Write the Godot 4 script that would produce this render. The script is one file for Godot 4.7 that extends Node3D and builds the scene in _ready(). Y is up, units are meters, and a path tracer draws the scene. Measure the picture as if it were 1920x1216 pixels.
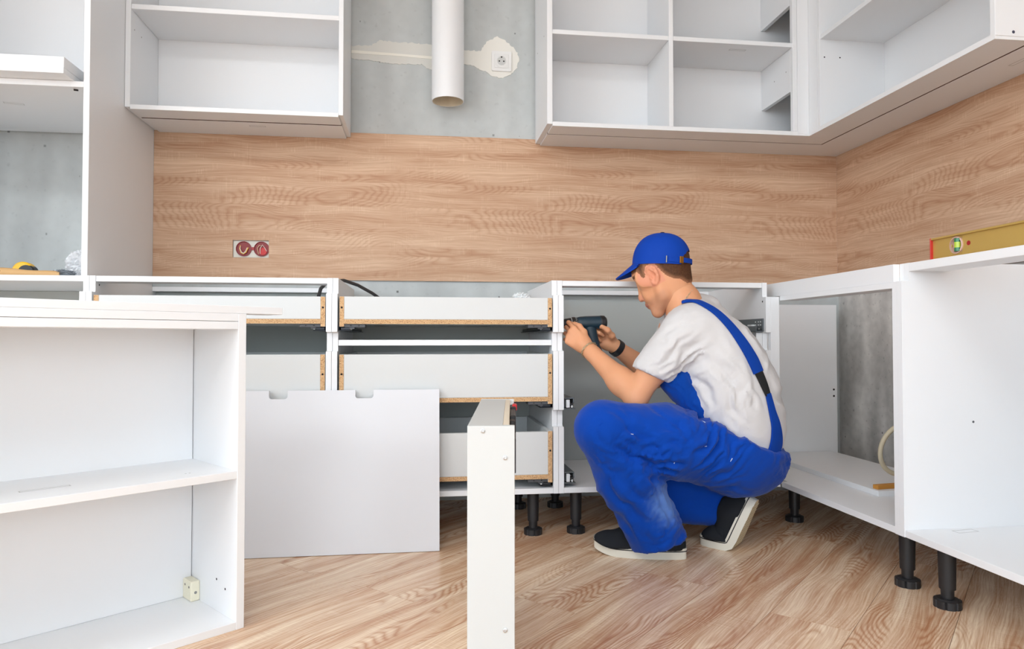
extends Node3D
# A fitter screwing drawer runners into half-built white kitchen units.  Back wall face z = 0, right wall face x = 0, floor y = 0.

# ---------------------------------------------------------------- mesh builder
class MB:
	var v := PackedVector3Array()
	var n := PackedVector3Array()
	var t := PackedVector2Array()
	var c := PackedColorArray()
	var x := Transform3D.IDENTITY
	var col := Color.WHITE
	var use_col := false
	func vert(p: Vector3, nn: Vector3, uv := Vector2.ZERO) -> void:
		v.append(x * p); n.append((x.basis * nn).normalized()); t.append(uv); c.append(col)
	func tri(a: Vector3, b: Vector3, d: Vector3, hint: Vector3) -> void:
		var nn := (b - a).cross(d - a)
		if nn.length() < 1e-14: return
		nn = nn.normalized()
		if nn.dot(hint) < 0.0:
			var s := b; b = d; d = s; nn = -nn
		# clockwise winding seen from outside
		vert(a, nn); vert(d, nn); vert(b, nn)
	func quad(a: Vector3, b: Vector3, d: Vector3, e: Vector3, hint: Vector3) -> void:
		tri(a, b, d, hint); tri(a, d, e, hint)
	func box(lo: Vector3, hi: Vector3, ch := 0.0008) -> void:
		var m := (lo + hi) * 0.5
		var h := (hi - lo) * 0.5
		h = h.abs()
		ch = minf(ch, minf(h.x, minf(h.y, h.z)) * 0.6)
		var i := h - Vector3(ch, ch, ch)
		for s in [-1.0, 1.0]:
			quad(m + Vector3(s * h.x, -i.y, -i.z), m + Vector3(s * h.x, i.y, -i.z), m + Vector3(s * h.x, i.y, i.z), m + Vector3(s * h.x, -i.y, i.z), Vector3(s, 0, 0))
			quad(m + Vector3(-i.x, s * h.y, -i.z), m + Vector3(i.x, s * h.y, -i.z), m + Vector3(i.x, s * h.y, i.z), m + Vector3(-i.x, s * h.y, i.z), Vector3(0, s, 0))
			quad(m + Vector3(-i.x, -i.y, s * h.z), m + Vector3(i.x, -i.y, s * h.z), m + Vector3(i.x, i.y, s * h.z), m + Vector3(-i.x, i.y, s * h.z), Vector3(0, 0, s))
			for r in [-1.0, 1.0]:
				quad(m + Vector3(s * h.x, r * i.y, -i.z), m + Vector3(s * h.x, r * i.y, i.z), m + Vector3(s * i.x, r * h.y, i.z), m + Vector3(s * i.x, r * h.y, -i.z), Vector3(s, r, 0))
				quad(m + Vector3(s * h.x, -i.y, r * i.z), m + Vector3(s * h.x, i.y, r * i.z), m + Vector3(s * i.x, i.y, r * h.z), m + Vector3(s * i.x, -i.y, r * h.z), Vector3(s, 0, r))
				quad(m + Vector3(-i.x, s * h.y, r * i.z), m + Vector3(i.x, s * h.y, r * i.z), m + Vector3(i.x, s * i.y, r * h.z), m + Vector3(-i.x, s * i.y, r * h.z), Vector3(0, s, r))
				for q in [-1.0, 1.0]:
					tri(m + Vector3(s * h.x, r * i.y, q * i.z), m + Vector3(s * i.x, r * h.y, q * i.z), m + Vector3(s * i.x, r * i.y, q * h.z), Vector3(s, r, q))
	# polygon of (a, b) pushed along the third axis; axis 0 = x (a = z, b = y), 1 = y (a = x, b = z), 2 = z (a = x, b = y)
	func at3(axis: int, p: Vector2, w: float) -> Vector3:
		if axis == 0: return Vector3(w, p.y, p.x)
		if axis == 1: return Vector3(p.x, w, p.y)
		return Vector3(p.x, p.y, w)
	func prism(poly: PackedVector2Array, axis: int, lo: float, hi: float) -> void:
		var ids := Geometry2D.triangulate_polygon(poly)
		var e := Vector3.ZERO; e[axis] = 1.0
		for k in range(0, ids.size(), 3):
			tri(at3(axis, poly[ids[k]], lo), at3(axis, poly[ids[k + 1]], lo), at3(axis, poly[ids[k + 2]], lo), -e)
			tri(at3(axis, poly[ids[k]], hi), at3(axis, poly[ids[k + 1]], hi), at3(axis, poly[ids[k + 2]], hi), e)
		var ccw := not Geometry2D.is_polygon_clockwise(poly)
		for k in poly.size():
			var p := poly[k]
			var q := poly[(k + 1) % poly.size()]
			var d := (q - p)
			var o := Vector2(d.y, -d.x)
			if not ccw: o = -o
			quad(at3(axis, p, lo), at3(axis, q, lo), at3(axis, q, hi), at3(axis, p, hi), at3(axis, o, 0.0))
	# profile of (radius, height) turned about y; smooth
	func lathe(prof: Array, segs := 24, flat_sides := false) -> void:
		for k in prof.size() - 1:
			var p: Vector2 = prof[k]
			var q: Vector2 = prof[k + 1]
			var d := q - p
			if d.length() < 1e-9: continue
			var nr := Vector2(d.y, -d.x).normalized()
			for s in segs:
				var a0 := TAU * s / segs
				var a1 := TAU * (s + 1) / segs
				var am := (a0 + a1) * 0.5
				var e0 := Vector3(cos(a0), 0, sin(a0))
				var e1 := Vector3(cos(a1), 0, sin(a1))
				var n0 := e0 * nr.x + Vector3(0, nr.y, 0)
				var n1 := e1 * nr.x + Vector3(0, nr.y, 0)
				if flat_sides:
					var em := Vector3(cos(am), 0, sin(am)); n0 = em * nr.x + Vector3(0, nr.y, 0); n1 = n0
				var A := e0 * p.x + Vector3(0, p.y, 0)
				var B := e1 * p.x + Vector3(0, p.y, 0)
				var C := e1 * q.x + Vector3(0, q.y, 0)
				var D := e0 * q.x + Vector3(0, q.y, 0)
				stri(A, B, C, n0, n1, n1); stri(A, C, D, n0, n1, n0)
	func stri(a: Vector3, b: Vector3, d: Vector3, na: Vector3, nb: Vector3, nd: Vector3) -> void:
		var g := (b - a).cross(d - a)
		if g.length() < 1e-14: return
		if g.dot(na + nb + nd) > 0.0:
			vert(a, na); vert(d, nd); vert(b, nb)
		else:
			vert(a, na); vert(b, nb); vert(d, nd)
	# round tube through points
	func tube(pts: Array, rad, segs := 10, caps := true) -> void:
		var m := pts.size()
		var up := Vector3.UP
		var rings := []
		var dirs := []
		for k in m:
			var a: Vector3 = pts[maxi(k - 1, 0)]
			var b: Vector3 = pts[mini(k + 1, m - 1)]
			var d := (b - a).normalized()
			if k == 0:
				up = Vector3.UP if absf(d.y) < 0.9 else Vector3.RIGHT
			var s := d.cross(up).normalized()
			up = s.cross(d).normalized()
			var r: float = rad[k] if rad is Array else rad
			var ring := []
			for j in segs:
				var ang := TAU * j / segs
				var e := s * cos(ang) + up * sin(ang)
				ring.append([pts[k] + e * r, e])
			rings.append(ring); dirs.append(d)
		for k in m - 1:
			for j in segs:
				var p: Array = rings[k][j]; var q: Array = rings[k][(j + 1) % segs]
				var w: Array = rings[k + 1][(j + 1) % segs]; var z: Array = rings[k + 1][j]
				stri(p[0], q[0], w[0], p[1], q[1], w[1]); stri(p[0], w[0], z[0], p[1], w[1], z[1])
		if caps:
			for e in [0, m - 1]:
				var d: Vector3 = -dirs[0] if e == 0 else dirs[m - 1]
				for j in segs:
					tri(pts[e], rings[e][j][0], rings[e][(j + 1) % segs][0], d)
	func mesh() -> ArrayMesh:
		var a := []
		a.resize(Mesh.ARRAY_MAX)
		a[Mesh.ARRAY_VERTEX] = v; a[Mesh.ARRAY_NORMAL] = n; a[Mesh.ARRAY_TEX_UV] = t
		if use_col: a[Mesh.ARRAY_COLOR] = c
		var m := ArrayMesh.new()
		m.add_surface_from_arrays(Mesh.PRIMITIVE_TRIANGLES, a)
		return m

# ---------------------------------------------------------------- naming helpers
var taken := {}
func numbered(called: String) -> String:
	var k: int = taken.get(called, 0)
	taken[called] = k + 1
	return called if k == 0 else "%s_%03d" % [called, k]
func tag(o: Node, label: String, category: String, group := "") -> void:
	o.set_meta("label", label); o.set_meta("category", category)
	if group != "": o.set_meta("group", group)
func thing(called: String, label: String, category: String, at := Vector3.ZERO, turn := 0.0, group := "") -> Node3D:
	var o := Node3D.new()
	o.name = numbered(called); add_child(o)
	o.position = at; o.rotation.y = turn
	tag(o, label, category, group)
	return o
func obj(called: String, shape, m: Material, parent: Node = self) -> MeshInstance3D:
	var o := MeshInstance3D.new()
	o.mesh = shape.mesh() if shape is MB else shape
	o.material_override = m
	o.name = numbered(called) if parent == self else called
	o.cast_shadow = GeometryInstance3D.SHADOW_CASTING_SETTING_ON
	parent.add_child(o, true)
	return o
func struct(called: String, shape, m: Material) -> MeshInstance3D:
	var o := obj(called, shape, m)
	o.set_meta("kind", "structure")
	return o
func bx(lo: Vector3, hi: Vector3, ch := 0.0008) -> MB:
	var b := MB.new(); b.box(lo, hi, ch); return b
func part(called: String, lo: Vector3, hi: Vector3, m: Material, parent: Node, ch := 0.0008) -> MeshInstance3D:
	return obj(called, bx(lo, hi, ch), m, parent)
func V(x: float, y: float, z: float) -> Vector3: return Vector3(x, y, z)

# ---------------------------------------------------------------- materials
func mat(c: Color, rough := 0.5, metal := 0.0, spec := 0.5) -> StandardMaterial3D:
	var m := StandardMaterial3D.new()
	m.albedo_color = c; m.roughness = rough; m.metallic = metal; m.metallic_specular = spec
	return m
func rgb(r: float, g: float, b: float) -> Color: return Color(r / 255.0, g / 255.0, b / 255.0)
func noise(sd: int, freq: float, oct := 1) -> FastNoiseLite:
	var f := FastNoiseLite.new()
	f.seed = sd; f.noise_type = FastNoiseLite.TYPE_SIMPLEX_SMOOTH; f.frequency = freq
	f.fractal_type = FastNoiseLite.FRACTAL_FBM if oct > 1 else FastNoiseLite.FRACTAL_NONE
	f.fractal_octaves = oct
	return f
func tex_mat(img: Image, rough := 0.5, tri_scale := Vector3.ZERO, spec := 0.5) -> StandardMaterial3D:
	var m := StandardMaterial3D.new()
	img.generate_mipmaps()
	m.albedo_texture = ImageTexture.create_from_image(img)
	m.roughness = rough; m.metallic_specular = spec
	if tri_scale != Vector3.ZERO:
		m.uv1_triplanar = true; m.uv1_scale = tri_scale; m.uv1_triplanar_sharpness = 8.0
	return m

# one field of oak: u metres along the grain, w metres across
var nA := noise(11, 1.0, 2)
var nB := noise(23, 1.0)
var nC := noise(37, 1.0)
var nD := noise(51, 1.0)
func oak(u: float, w: float, sd: float, contrast: float, cat: float) -> float:
	var ww := w + 0.012 * nB.get_noise_2d(u * 2.2 + sd, w * 7.0) + 0.0012 * nB.get_noise_2d(u * 7.0, w * 30.0 + sd)
	var band := nA.get_noise_2d(u * 1.1 + sd * 1.7, ww * 15.0)
	var streak := nC.get_noise_2d(u * 2.6 + sd, ww * 170.0)
	var fine := nD.get_noise_2d(u * 12.0, ww * 560.0 + sd)
	var f := nB.get_noise_2d(u * 1.5 - sd, ww * 5.5 + sd * 0.37)
	var ring := fposmod(f * 8.5 + 0.25 * nC.get_noise_2d(u * 6.0, ww * 40.0), 1.0)
	ring = 1.0 - absf(ring * 2.0 - 1.0)
	ring = ring * ring
	var cm := smoothstep(0.05, 0.55, nA.get_noise_2d(u * 0.9 + 31.0 - sd, ww * 6.0 + 7.0) * 1.6 + 0.08)
	return 0.42 + contrast * (0.30 * band + 0.16 * streak + 0.12 * fine) + cat * cm * (ring - 0.4) * 0.42 + cm * 0.13
func oak_splash() -> Image:
	var W := 1200; var H := 560
	var data := PackedByteArray(); data.resize(W * H * 3)
	var lite := Vector3(233, 203, 174); var dark := Vector3(176, 129, 98)
	var nM := noise(77, 1.0); var nS := noise(91, 1.0)
	var saw := PackedFloat32Array(); saw.resize(W)
	for i in W: saw[i] = 0.5 + 0.5 * nS.get_noise_2d(i * 0.33, 3.0)
	var o := 0
	for j in H:
		var w := 0.61 * j / H
		var row := floorf(w / 0.1016)
		for i in W:
			var u := 1.32 * i / W
			# fade into the next repeat so that the decor closes on itself
			var k := oak(u, w, row * 5.3, 0.95, 0.62)
			if i > W - 150:
				var b := float(i - (W - 150)) / 150.0
				k = lerpf(k, oak(u - 1.32, w, row * 5.3, 0.95, 0.62), b)
			var m := nM.get_noise_2d(u * 7.0, w * 16.0)
			if m > 0.12:
				k -= smoothstep(0.12, 0.5, m) * 0.34 * (saw[i] - 0.35) * (0.6 + 0.8 * nS.get_noise_2d(u * 60.0, w * 40.0))
			k = clampf(k, 0.0, 1.0)
			data[o] = int(lerpf(lite.x, dark.x, k)); data[o + 1] = int(lerpf(lite.y, dark.y, k)); data[o + 2] = int(lerpf(lite.z, dark.z, k))
			o += 3
	return Image.create_from_data(W, H, false, Image.FORMAT_RGB8, data)
func oak_floor() -> Image:
	var W := 1150; var H := 750
	var data := PackedByteArray(); data.resize(W * H * 3)
	var nM := noise(78, 1.0); var nS := noise(92, 1.0)
	var saw := PackedFloat32Array(); saw.resize(W)
	for i in W: saw[i] = 0.5 + 0.5 * nS.get_noise_2d(i * 0.3, 9.0)
	var o := 0
	for j in H:
		var strip := j / 150
		var w := 0.1851 * (j % 150) / 150.0
		var tone: float = [0.0, 0.07, -0.05, 0.03, -0.02][strip]
		var lite := Vector3(255, 234, 205); var dark := Vector3(186, 132, 95)
		for i in W:
			var u := 1.38 * i / W
			var k := oak(u, w, strip * 13.7 + 4.0, 1.35, 1.25) + tone
			var m := nM.get_noise_2d(u * 5.0, w * 10.0 + strip * 9.0)
			if m > 0.2:
				k -= smoothstep(0.2, 0.6, m) * 0.22 * (saw[i] - 0.35)
			k = clampf(k, 0.0, 1.0)
			data[o] = int(lerpf(lite.x, dark.x, k)); data[o + 1] = int(lerpf(lite.y, dark.y, k)); data[o + 2] = int(lerpf(lite.z, dark.z, k))
			o += 3
	return Image.create_from_data(W, H, false, Image.FORMAT_RGB8, data)
func chip_image() -> Image:
	var W := 220
	var img := Image.create(W, W, false, Image.FORMAT_RGB8)
	var r := RandomNumberGenerator.new(); r.seed = 5
	img.fill(rgb(210, 172, 130))
	for k in 3600:
		var pick := r.randf()
		var cc := rgb(232, 198, 152)
		if pick > 0.45: cc = rgb(196, 148, 100)
		if pick > 0.78: cc = rgb(148, 98, 62)
		if pick > 0.93: cc = rgb(104, 64, 40)
		img.fill_rect(Rect2i(r.randi() % W, r.randi() % W, 1 + r.randi() % 5, 1 + r.randi() % 3), cc)
	return img
func concrete_image(base: Color, sd: int, amp: float) -> Image:
	var W := 700
	var n1 := noise(sd, 0.004, 4); var n2 := noise(sd + 1, 0.05, 2); var n3 := noise(sd + 2, 1.0)
	var img := Image.create(W, W, false, Image.FORMAT_RGB8)
	for j in W:
		for i in W:
			var k := 1.0 + amp * (0.16 * n1.get_noise_2d(i * 1.6, j) + 0.05 * n2.get_noise_2d(i, j) + 0.10 * n3.get_noise_2d(i * 0.03, j * 0.0045))
			var p := n2.get_noise_2d(i * 1.7 + 900.0, j * 1.7)
			if p > 0.52: k -= amp * 0.5 * (p - 0.52)
			img.set_pixel(i, j, Color(base.r * k, base.g * k, base.b * k))
	var r := RandomNumberGenerator.new(); r.seed = sd
	for q in 60:
		var s := 1 + r.randi() % 3
		var d := 0.55 + 0.25 * r.randf()
		img.fill_rect(Rect2i(r.randi() % W, r.randi() % W, s, s + r.randi() % 2), Color(base.r * d, base.g * d, base.b * d))
	return img

var WHITE: StandardMaterial3D
var WHITE2: StandardMaterial3D
var BACKING: StandardMaterial3D
var CHIP: StandardMaterial3D
var MDF: StandardMaterial3D
var BLACK: StandardMaterial3D
var STEEL: StandardMaterial3D
var DARKSTEEL: StandardMaterial3D
var OAK: StandardMaterial3D
var PLANK: StandardMaterial3D
var CONC: StandardMaterial3D
var CONC2: StandardMaterial3D
var HOLE: StandardMaterial3D
var GROOVE: StandardMaterial3D
var MARK: StandardMaterial3D
var PLAST: StandardMaterial3D
func make_materials() -> void:
	WHITE = mat(Color(0.94, 0.945, 0.95), 0.42, 0.0, 0.4)
	WHITE2 = mat(Color(0.86, 0.868, 0.864), 0.5, 0.0, 0.35)
	BACKING = mat(rgb(196, 201, 198), 0.6, 0.0, 0.3)
	CHIP = tex_mat(chip_image(), 0.85, Vector3(9, 9, 9), 0.2)
	MDF = mat(rgb(226, 212, 190), 0.8)
	BLACK = mat(rgb(34, 34, 36), 0.45)
	STEEL = mat(rgb(205, 208, 210), 0.28, 0.9)
	DARKSTEEL = mat(rgb(112, 118, 122), 0.4, 0.55)
	OAK = tex_mat(oak_splash(), 0.55, Vector3.ZERO, 0.35)
	PLANK = tex_mat(oak_floor(), 0.26, Vector3.ZERO, 0.5)
	CONC = tex_mat(concrete_image(rgb(198, 202, 201), 3, 0.32), 0.9, Vector3(0.5, 0.5, 0.5), 0.2)
	CONC2 = tex_mat(concrete_image(rgb(200, 198, 194), 8, 1.0), 0.9, Vector3(0.6, 0.6, 0.6), 0.2)
	CONC.uv1_offset = Vector3(0.375, -0.3, 0.0)
	HOLE = mat(rgb(30, 26, 24), 0.9)
	GROOVE = mat(rgb(84, 54, 36), 0.9)
	MARK = mat(rgb(196, 196, 194), 0.7)
	PLAST = mat(rgb(222, 218, 206), 0.9, 0.0, 0.2)

# ---------------------------------------------------------------- scene
func _ready() -> void:
	var cam := Camera3D.new()
	cam.name = "camera"
	add_child(cam)
	cam.position = Vector3(-1.8609, 0.6671, 2.9156)
	cam.rotation = Vector3(0.0221, -0.1302, -0.0004)
	cam.fov = 49.93
	cam.near = 0.02
	cam.current = true

	var env := Environment.new()
	env.background_mode = Environment.BG_SKY
	var sky := Sky.new()
	var sm := ProceduralSkyMaterial.new()
	sm.sky_top_color = Color(0.88, 0.94, 1.0)
	sm.sky_horizon_color = Color(0.93, 0.97, 1.0)
	sm.ground_bottom_color = Color(0.66, 0.68, 0.70)
	sm.ground_horizon_color = Color(0.78, 0.80, 0.82)
	sm.sun_angle_max = 0.0
	sm.sun_curve = 0.01
	sm.energy_multiplier = 8.0
	sky.sky_material = sm
	env.sky = sky
	env.ambient_light_source = Environment.AMBIENT_SOURCE_DISABLED
	env.tonemap_mode = Environment.TONE_MAPPER_LINEAR
	env.tonemap_exposure = 0.66
	env.sdfgi_enabled = true; env.ssao_enabled = true; env.ssil_enabled = true
	var we := WorldEnvironment.new()
	we.name = "world_environment"; we.environment = env
	add_child(we)

	make_materials()
	room()
	added_lights()
	splashbacks()
	services()
	upper_left()
	upper_right()
	upper_side()
	tall_cabinet()
	base_units()
	drawers()
	front_cabinet()
	loose_things()
	person_and_drill()

func added_panel(p: Vector3, w: float, d: float, energy: float, label: String) -> void:  # added light panel imitating flash bounced off the ceiling
	var o := thing("added_light_panel", label, "added light", p)
	part("frame", V(-w / 2 - 0.02, -0.03, -d / 2 - 0.02), V(w / 2 + 0.02, 0.0, d / 2 + 0.02), WHITE, o)
	var g := mat(Color(1, 1, 1), 0.6)
	g.emission_enabled = true; g.emission = Color(0.955, 0.98, 1.0); g.emission_energy_multiplier = 1.0
	part("glow_face", V(-w / 2, -0.034, -d / 2), V(w / 2, -0.0305, d / 2), g, o)
	var a := AreaLight3D.new()
	a.name = "panel_light"
	a.area_size = Vector2(w, d)
	a.light_color = Color(0.955, 0.98, 1.0)
	a.light_energy = energy
	a.shadow_enabled = true
	a.position = V(0, -0.04, 0)
	a.rotation_degrees = Vector3(-90, 0, 0)
	o.add_child(a, true)

func added_lights() -> void:  # neither panel is a known fixture; both add light from above
	added_panel(V(-2.3, 2.745, 3.6), 1.2, 0.6, 5.0, "added flat light panel nearer the right wall, out of the picture, for bounced flash")
	added_panel(V(-4.3, 2.745, 3.4), 1.2, 0.6, 8.0, "added flat light panel nearer the left wall, out of the picture, for bounced flash")

func room() -> void:
	var XL := -5.2; var ZF := 7.6; var H := 2.75
	var paint := mat(Color(0.94, 0.945, 0.95), 0.8, 0.0, 0.3)
	struct("wall_back", bx(V(XL - 0.2, -0.1, -0.21), V(0.2, H + 0.2, -0.011), 0.0), CONC)
	struct("wall_right", bx(V(0.011, -0.1, -0.011), V(0.2, H + 0.2, 2.7), 0.0), CONC2)
	struct("wall_right", bx(V(0.011, -0.1, 2.7), V(0.2, H + 0.2, ZF + 0.2), 0.0), paint)  # unseen stretch, made white to bounce light onto the tall cabinet side
	# left wall and front wall (behind the camera), each with a wide window
	var b := MB.new()
	b.box(V(XL - 0.2, -0.1, -0.011), V(XL, H + 0.2, 2.0), 0.0); b.box(V(XL - 0.2, -0.1, 6.6), V(XL, H + 0.2, ZF + 0.2), 0.0)
	b.box(V(XL - 0.2, -0.1, 2.0), V(XL, 0.7, 6.6), 0.0); b.box(V(XL - 0.2, 2.6, 2.0), V(XL, H + 0.2, 6.6), 0.0)
	struct("wall_left", b, paint)
	b = MB.new()
	b.box(V(XL, -0.1, ZF), V(-4.9, H + 0.2, ZF + 0.2), 0.0); b.box(V(-0.4, -0.1, ZF), V(0.011, H + 0.2, ZF + 0.2), 0.0)
	b.box(V(-4.9, -0.1, ZF), V(-0.4, 0.5, ZF + 0.2), 0.0); b.box(V(-4.9, 2.65, ZF), V(-0.4, H + 0.2, ZF + 0.2), 0.0)
	struct("wall_front", b, paint)
	struct("ceiling", bx(V(XL - 0.2, H, -0.2), V(0.2, H + 0.2, ZF + 0.2), 0.0), paint)
	var wf := MB.new()
	for x in [-4.9, -3.42, -1.92, -0.46]: wf.box(V(x, 0.5, ZF + 0.06), V(x + 0.06, 2.65, ZF + 0.12))
	for y in [0.5, 2.59]: wf.box(V(-4.9, y, ZF + 0.06), V(-0.4, y + 0.06, ZF + 0.12))
	struct("window_1", wf, WHITE)
	wf = MB.new()
	for z in [2.0, 3.5, 5.0, 6.54]: wf.box(V(XL - 0.12, 0.7, z), V(XL - 0.06, 2.6, z + 0.06))
	for y in [0.7, 2.54]: wf.box(V(XL - 0.12, y, 2.0), V(XL - 0.06, y + 0.06, 6.6))
	struct("window_2", wf, WHITE)
	# floor: slab and oak laminate planks laid diagonally
	var fl := struct("floor", bx(V(XL - 0.2, -0.2, -0.2), V(0.2, -0.0085, ZF + 0.2), 0.0), mat(rgb(120, 92, 72), 0.9))
	var d := V(1, 0, -1).normalized()      # along the boards
	var q := V(1, 0, 1).normalized()       # across
	var r := RandomNumberGenerator.new(); r.seed = 21
	var W := 0.1851
	var L := 1.38
	var lim := PackedVector2Array([Vector2(XL, -0.011), Vector2(0.011, -0.011), Vector2(0.011, ZF), Vector2(XL, ZF)])
	for k in range(-24, 34):
		var s0 := -0.913 + k * W
		var start := fposmod(k * 0.47, 1.0) * L
		if k == -1: start = fposmod(-2.135, L)
		if k == 3: start = fposmod(-1.922, L)
		var m0 := int(floor((-9.2 - start) / L))
		for m in range(m0, m0 + 11):
			var t0 := start + m * L
			var g := 0.0005
			var cs: Array[Vector2] = []
			for e in [[t0 + g, s0 + g], [t0 + L - g, s0 + g], [t0 + L - g, s0 + W - g], [t0 + g, s0 + W - g]]:
				var w: Vector3 = d * e[0] + q * e[1]
				cs.append(Vector2(w.x, w.z))
			var clip := Geometry2D.intersect_polygons(PackedVector2Array(cs), lim)
			if clip.is_empty(): continue
			var poly: PackedVector2Array = clip[0]
			var cen := Vector2.ZERO
			for p in poly: cen += p
			cen /= poly.size()
			var strip := r.randi() % 5
			var off := r.randf() * 0.0
			var flip := r.randi() % 2
			var pb := MB.new()
			var ids := Geometry2D.triangulate_polygon(poly)
			for i in range(0, ids.size(), 3):
				var A := poly[ids[i]]; var B := poly[ids[i + 1]]; var C := poly[ids[i + 2]]
				if (B - A).cross(C - A) < 0.0: var sw := B; B = C; C = sw
				for P in [A, B, C]:
					var w3 := Vector3(P.x, 0, P.y)
					var uu: float = (w3.dot(d) - t0) / L + off
					var vv: float = clampf((w3.dot(q) - s0) / W, 0.01, 0.99)
					if flip == 1: uu = 1.0 - uu
					pb.vert(w3, Vector3.UP, Vector2(uu, (strip + vv) / 5.0))
			var ccw := not Geometry2D.is_polygon_clockwise(poly)
			for i in poly.size():
				var P := poly[i]; var Q := poly[(i + 1) % poly.size()]
				var o := Vector2((Q - P).y, -(Q - P).x)
				if not ccw: o = -o
				pb.quad(V(P.x, 0, P.y), V(Q.x, 0, Q.y), V(Q.x, -0.008, Q.y), V(P.x, -0.008, P.y), V(o.x, 0, o.y))
			obj("plank", pb, PLANK, fl)

# flat panel in a plane with the oak decor mapped in metres
func splashbacks() -> void:
	var x0 := -2.915; var y0 := 0.912; var y1 := 1.5215
	# back panel, with the rectangular cut-out for the sockets
	var cx0 := -2.6127; var cx1 := -2.4718; var cy0 := 0.999; var cy1 := 1.0695
	var b := MB.new()
	var rects := [[x0, y0, cx0, y1], [cx1, y0, 0.0, y1], [cx0, y0, cx1, cy0], [cx0, cy1, cx1, y1]]
	for rc in rects:
		var P := [V(rc[0], rc[1], 0), V(rc[2], rc[1], 0), V(rc[2], rc[3], 0), V(rc[0], rc[3], 0)]
		for i in [0, 3, 2, 0, 2, 1]:
			var p: Vector3 = P[i]
			b.vert(p, Vector3(0, 0, 1), Vector2((p.x + 3.187) / 1.32, (y1 - p.y) / 0.61 * 0.999))
	b.quad(V(x0, y1, 0), V(0, y1, 0), V(0, y1, -0.0109), V(x0, y1, -0.0109), Vector3.UP)
	b.quad(V(x0, y0, 0), V(0, y0, 0), V(0, y0, -0.0109), V(x0, y0, -0.0109), Vector3.DOWN)
	b.quad(V(x0, y0, 0), V(x0, y1, 0), V(x0, y1, -0.0109), V(x0, y0, -0.0109), Vector3.LEFT)
	b.quad(V(cx0, cy0, 0), V(cx0, cy1, 0), V(cx0, cy1, -0.0109), V(cx0, cy0, -0.0109), Vector3.RIGHT)
	b.quad(V(cx1, cy0, 0), V(cx1, cy1, 0), V(cx1, cy1, -0.0109), V(cx1, cy0, -0.0109), Vector3.LEFT)
	b.quad(V(cx0, cy0, 0), V(cx1, cy0, 0), V(cx1, cy0, -0.0109), V(cx0, cy0, -0.0109), Vector3.UP)
	b.quad(V(cx0, cy1, 0), V(cx1, cy1, 0), V(cx1, cy1, -0.0109), V(cx0, cy1, -0.0109), Vector3.DOWN)
	var o := obj("splashback_panel", b, OAK)
	tag(o, "long oak-grain splashback panel on the back wall with a socket cut-out", "wall panel")
	b = MB.new()
	var z1 := 2.6
	var P2 := [V(0, y0, 0.0005), V(0, y0, z1), V(0, y1, z1), V(0, y1, 0.0005)]
	for i in [0, 2, 1, 0, 3, 2]:
		var p: Vector3 = P2[i]
		b.vert(p, Vector3(-1, 0, 0), Vector2((p.z + 0.06) / 1.32, (y1 - p.y) / 0.61 * 0.999))
	b.quad(V(0, y1, 0.0005), V(0, y1, z1), V(0.0109, y1, z1), V(0.0109, y1, 0.0005), Vector3.UP)
	b.quad(V(0, y0, 0.0005), V(0, y0, z1), V(0.0109, y0, z1), V(0.0109, y0, 0.0005), Vector3.DOWN)
	b.quad(V(0, y0, z1), V(0, y1, z1), V(0.0109, y1, z1), V(0.0109, y0, z1), Vector3.BACK)
	o = obj("splashback_panel", b, OAK)
	tag(o, "oak-grain splashback panel on the right wall, behind the brass spirit level", "wall panel")

func rough_patch(outline: Array, sd: int) -> MB:
	var nz := noise(sd, 60.0, 2)
	var poly := PackedVector2Array()
	for k in outline.size():
		var a := Vector2(outline[k][0], outline[k][1])
		var e: Array = outline[(k + 1) % outline.size()]
		var b := Vector2(e[0], e[1])
		var m := maxi(1, int(a.distance_to(b) / 0.006))
		for i in m:
			var p := a.lerp(b, float(i) / m)
			poly.append(p + Vector2(nz.get_noise_2d(p.x, p.y), nz.get_noise_2d(p.x + 9.0, p.y)) * 0.006)
	var mb := MB.new()
	mb.prism(poly, 2, -0.0115, -0.0085)
	return mb

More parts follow.
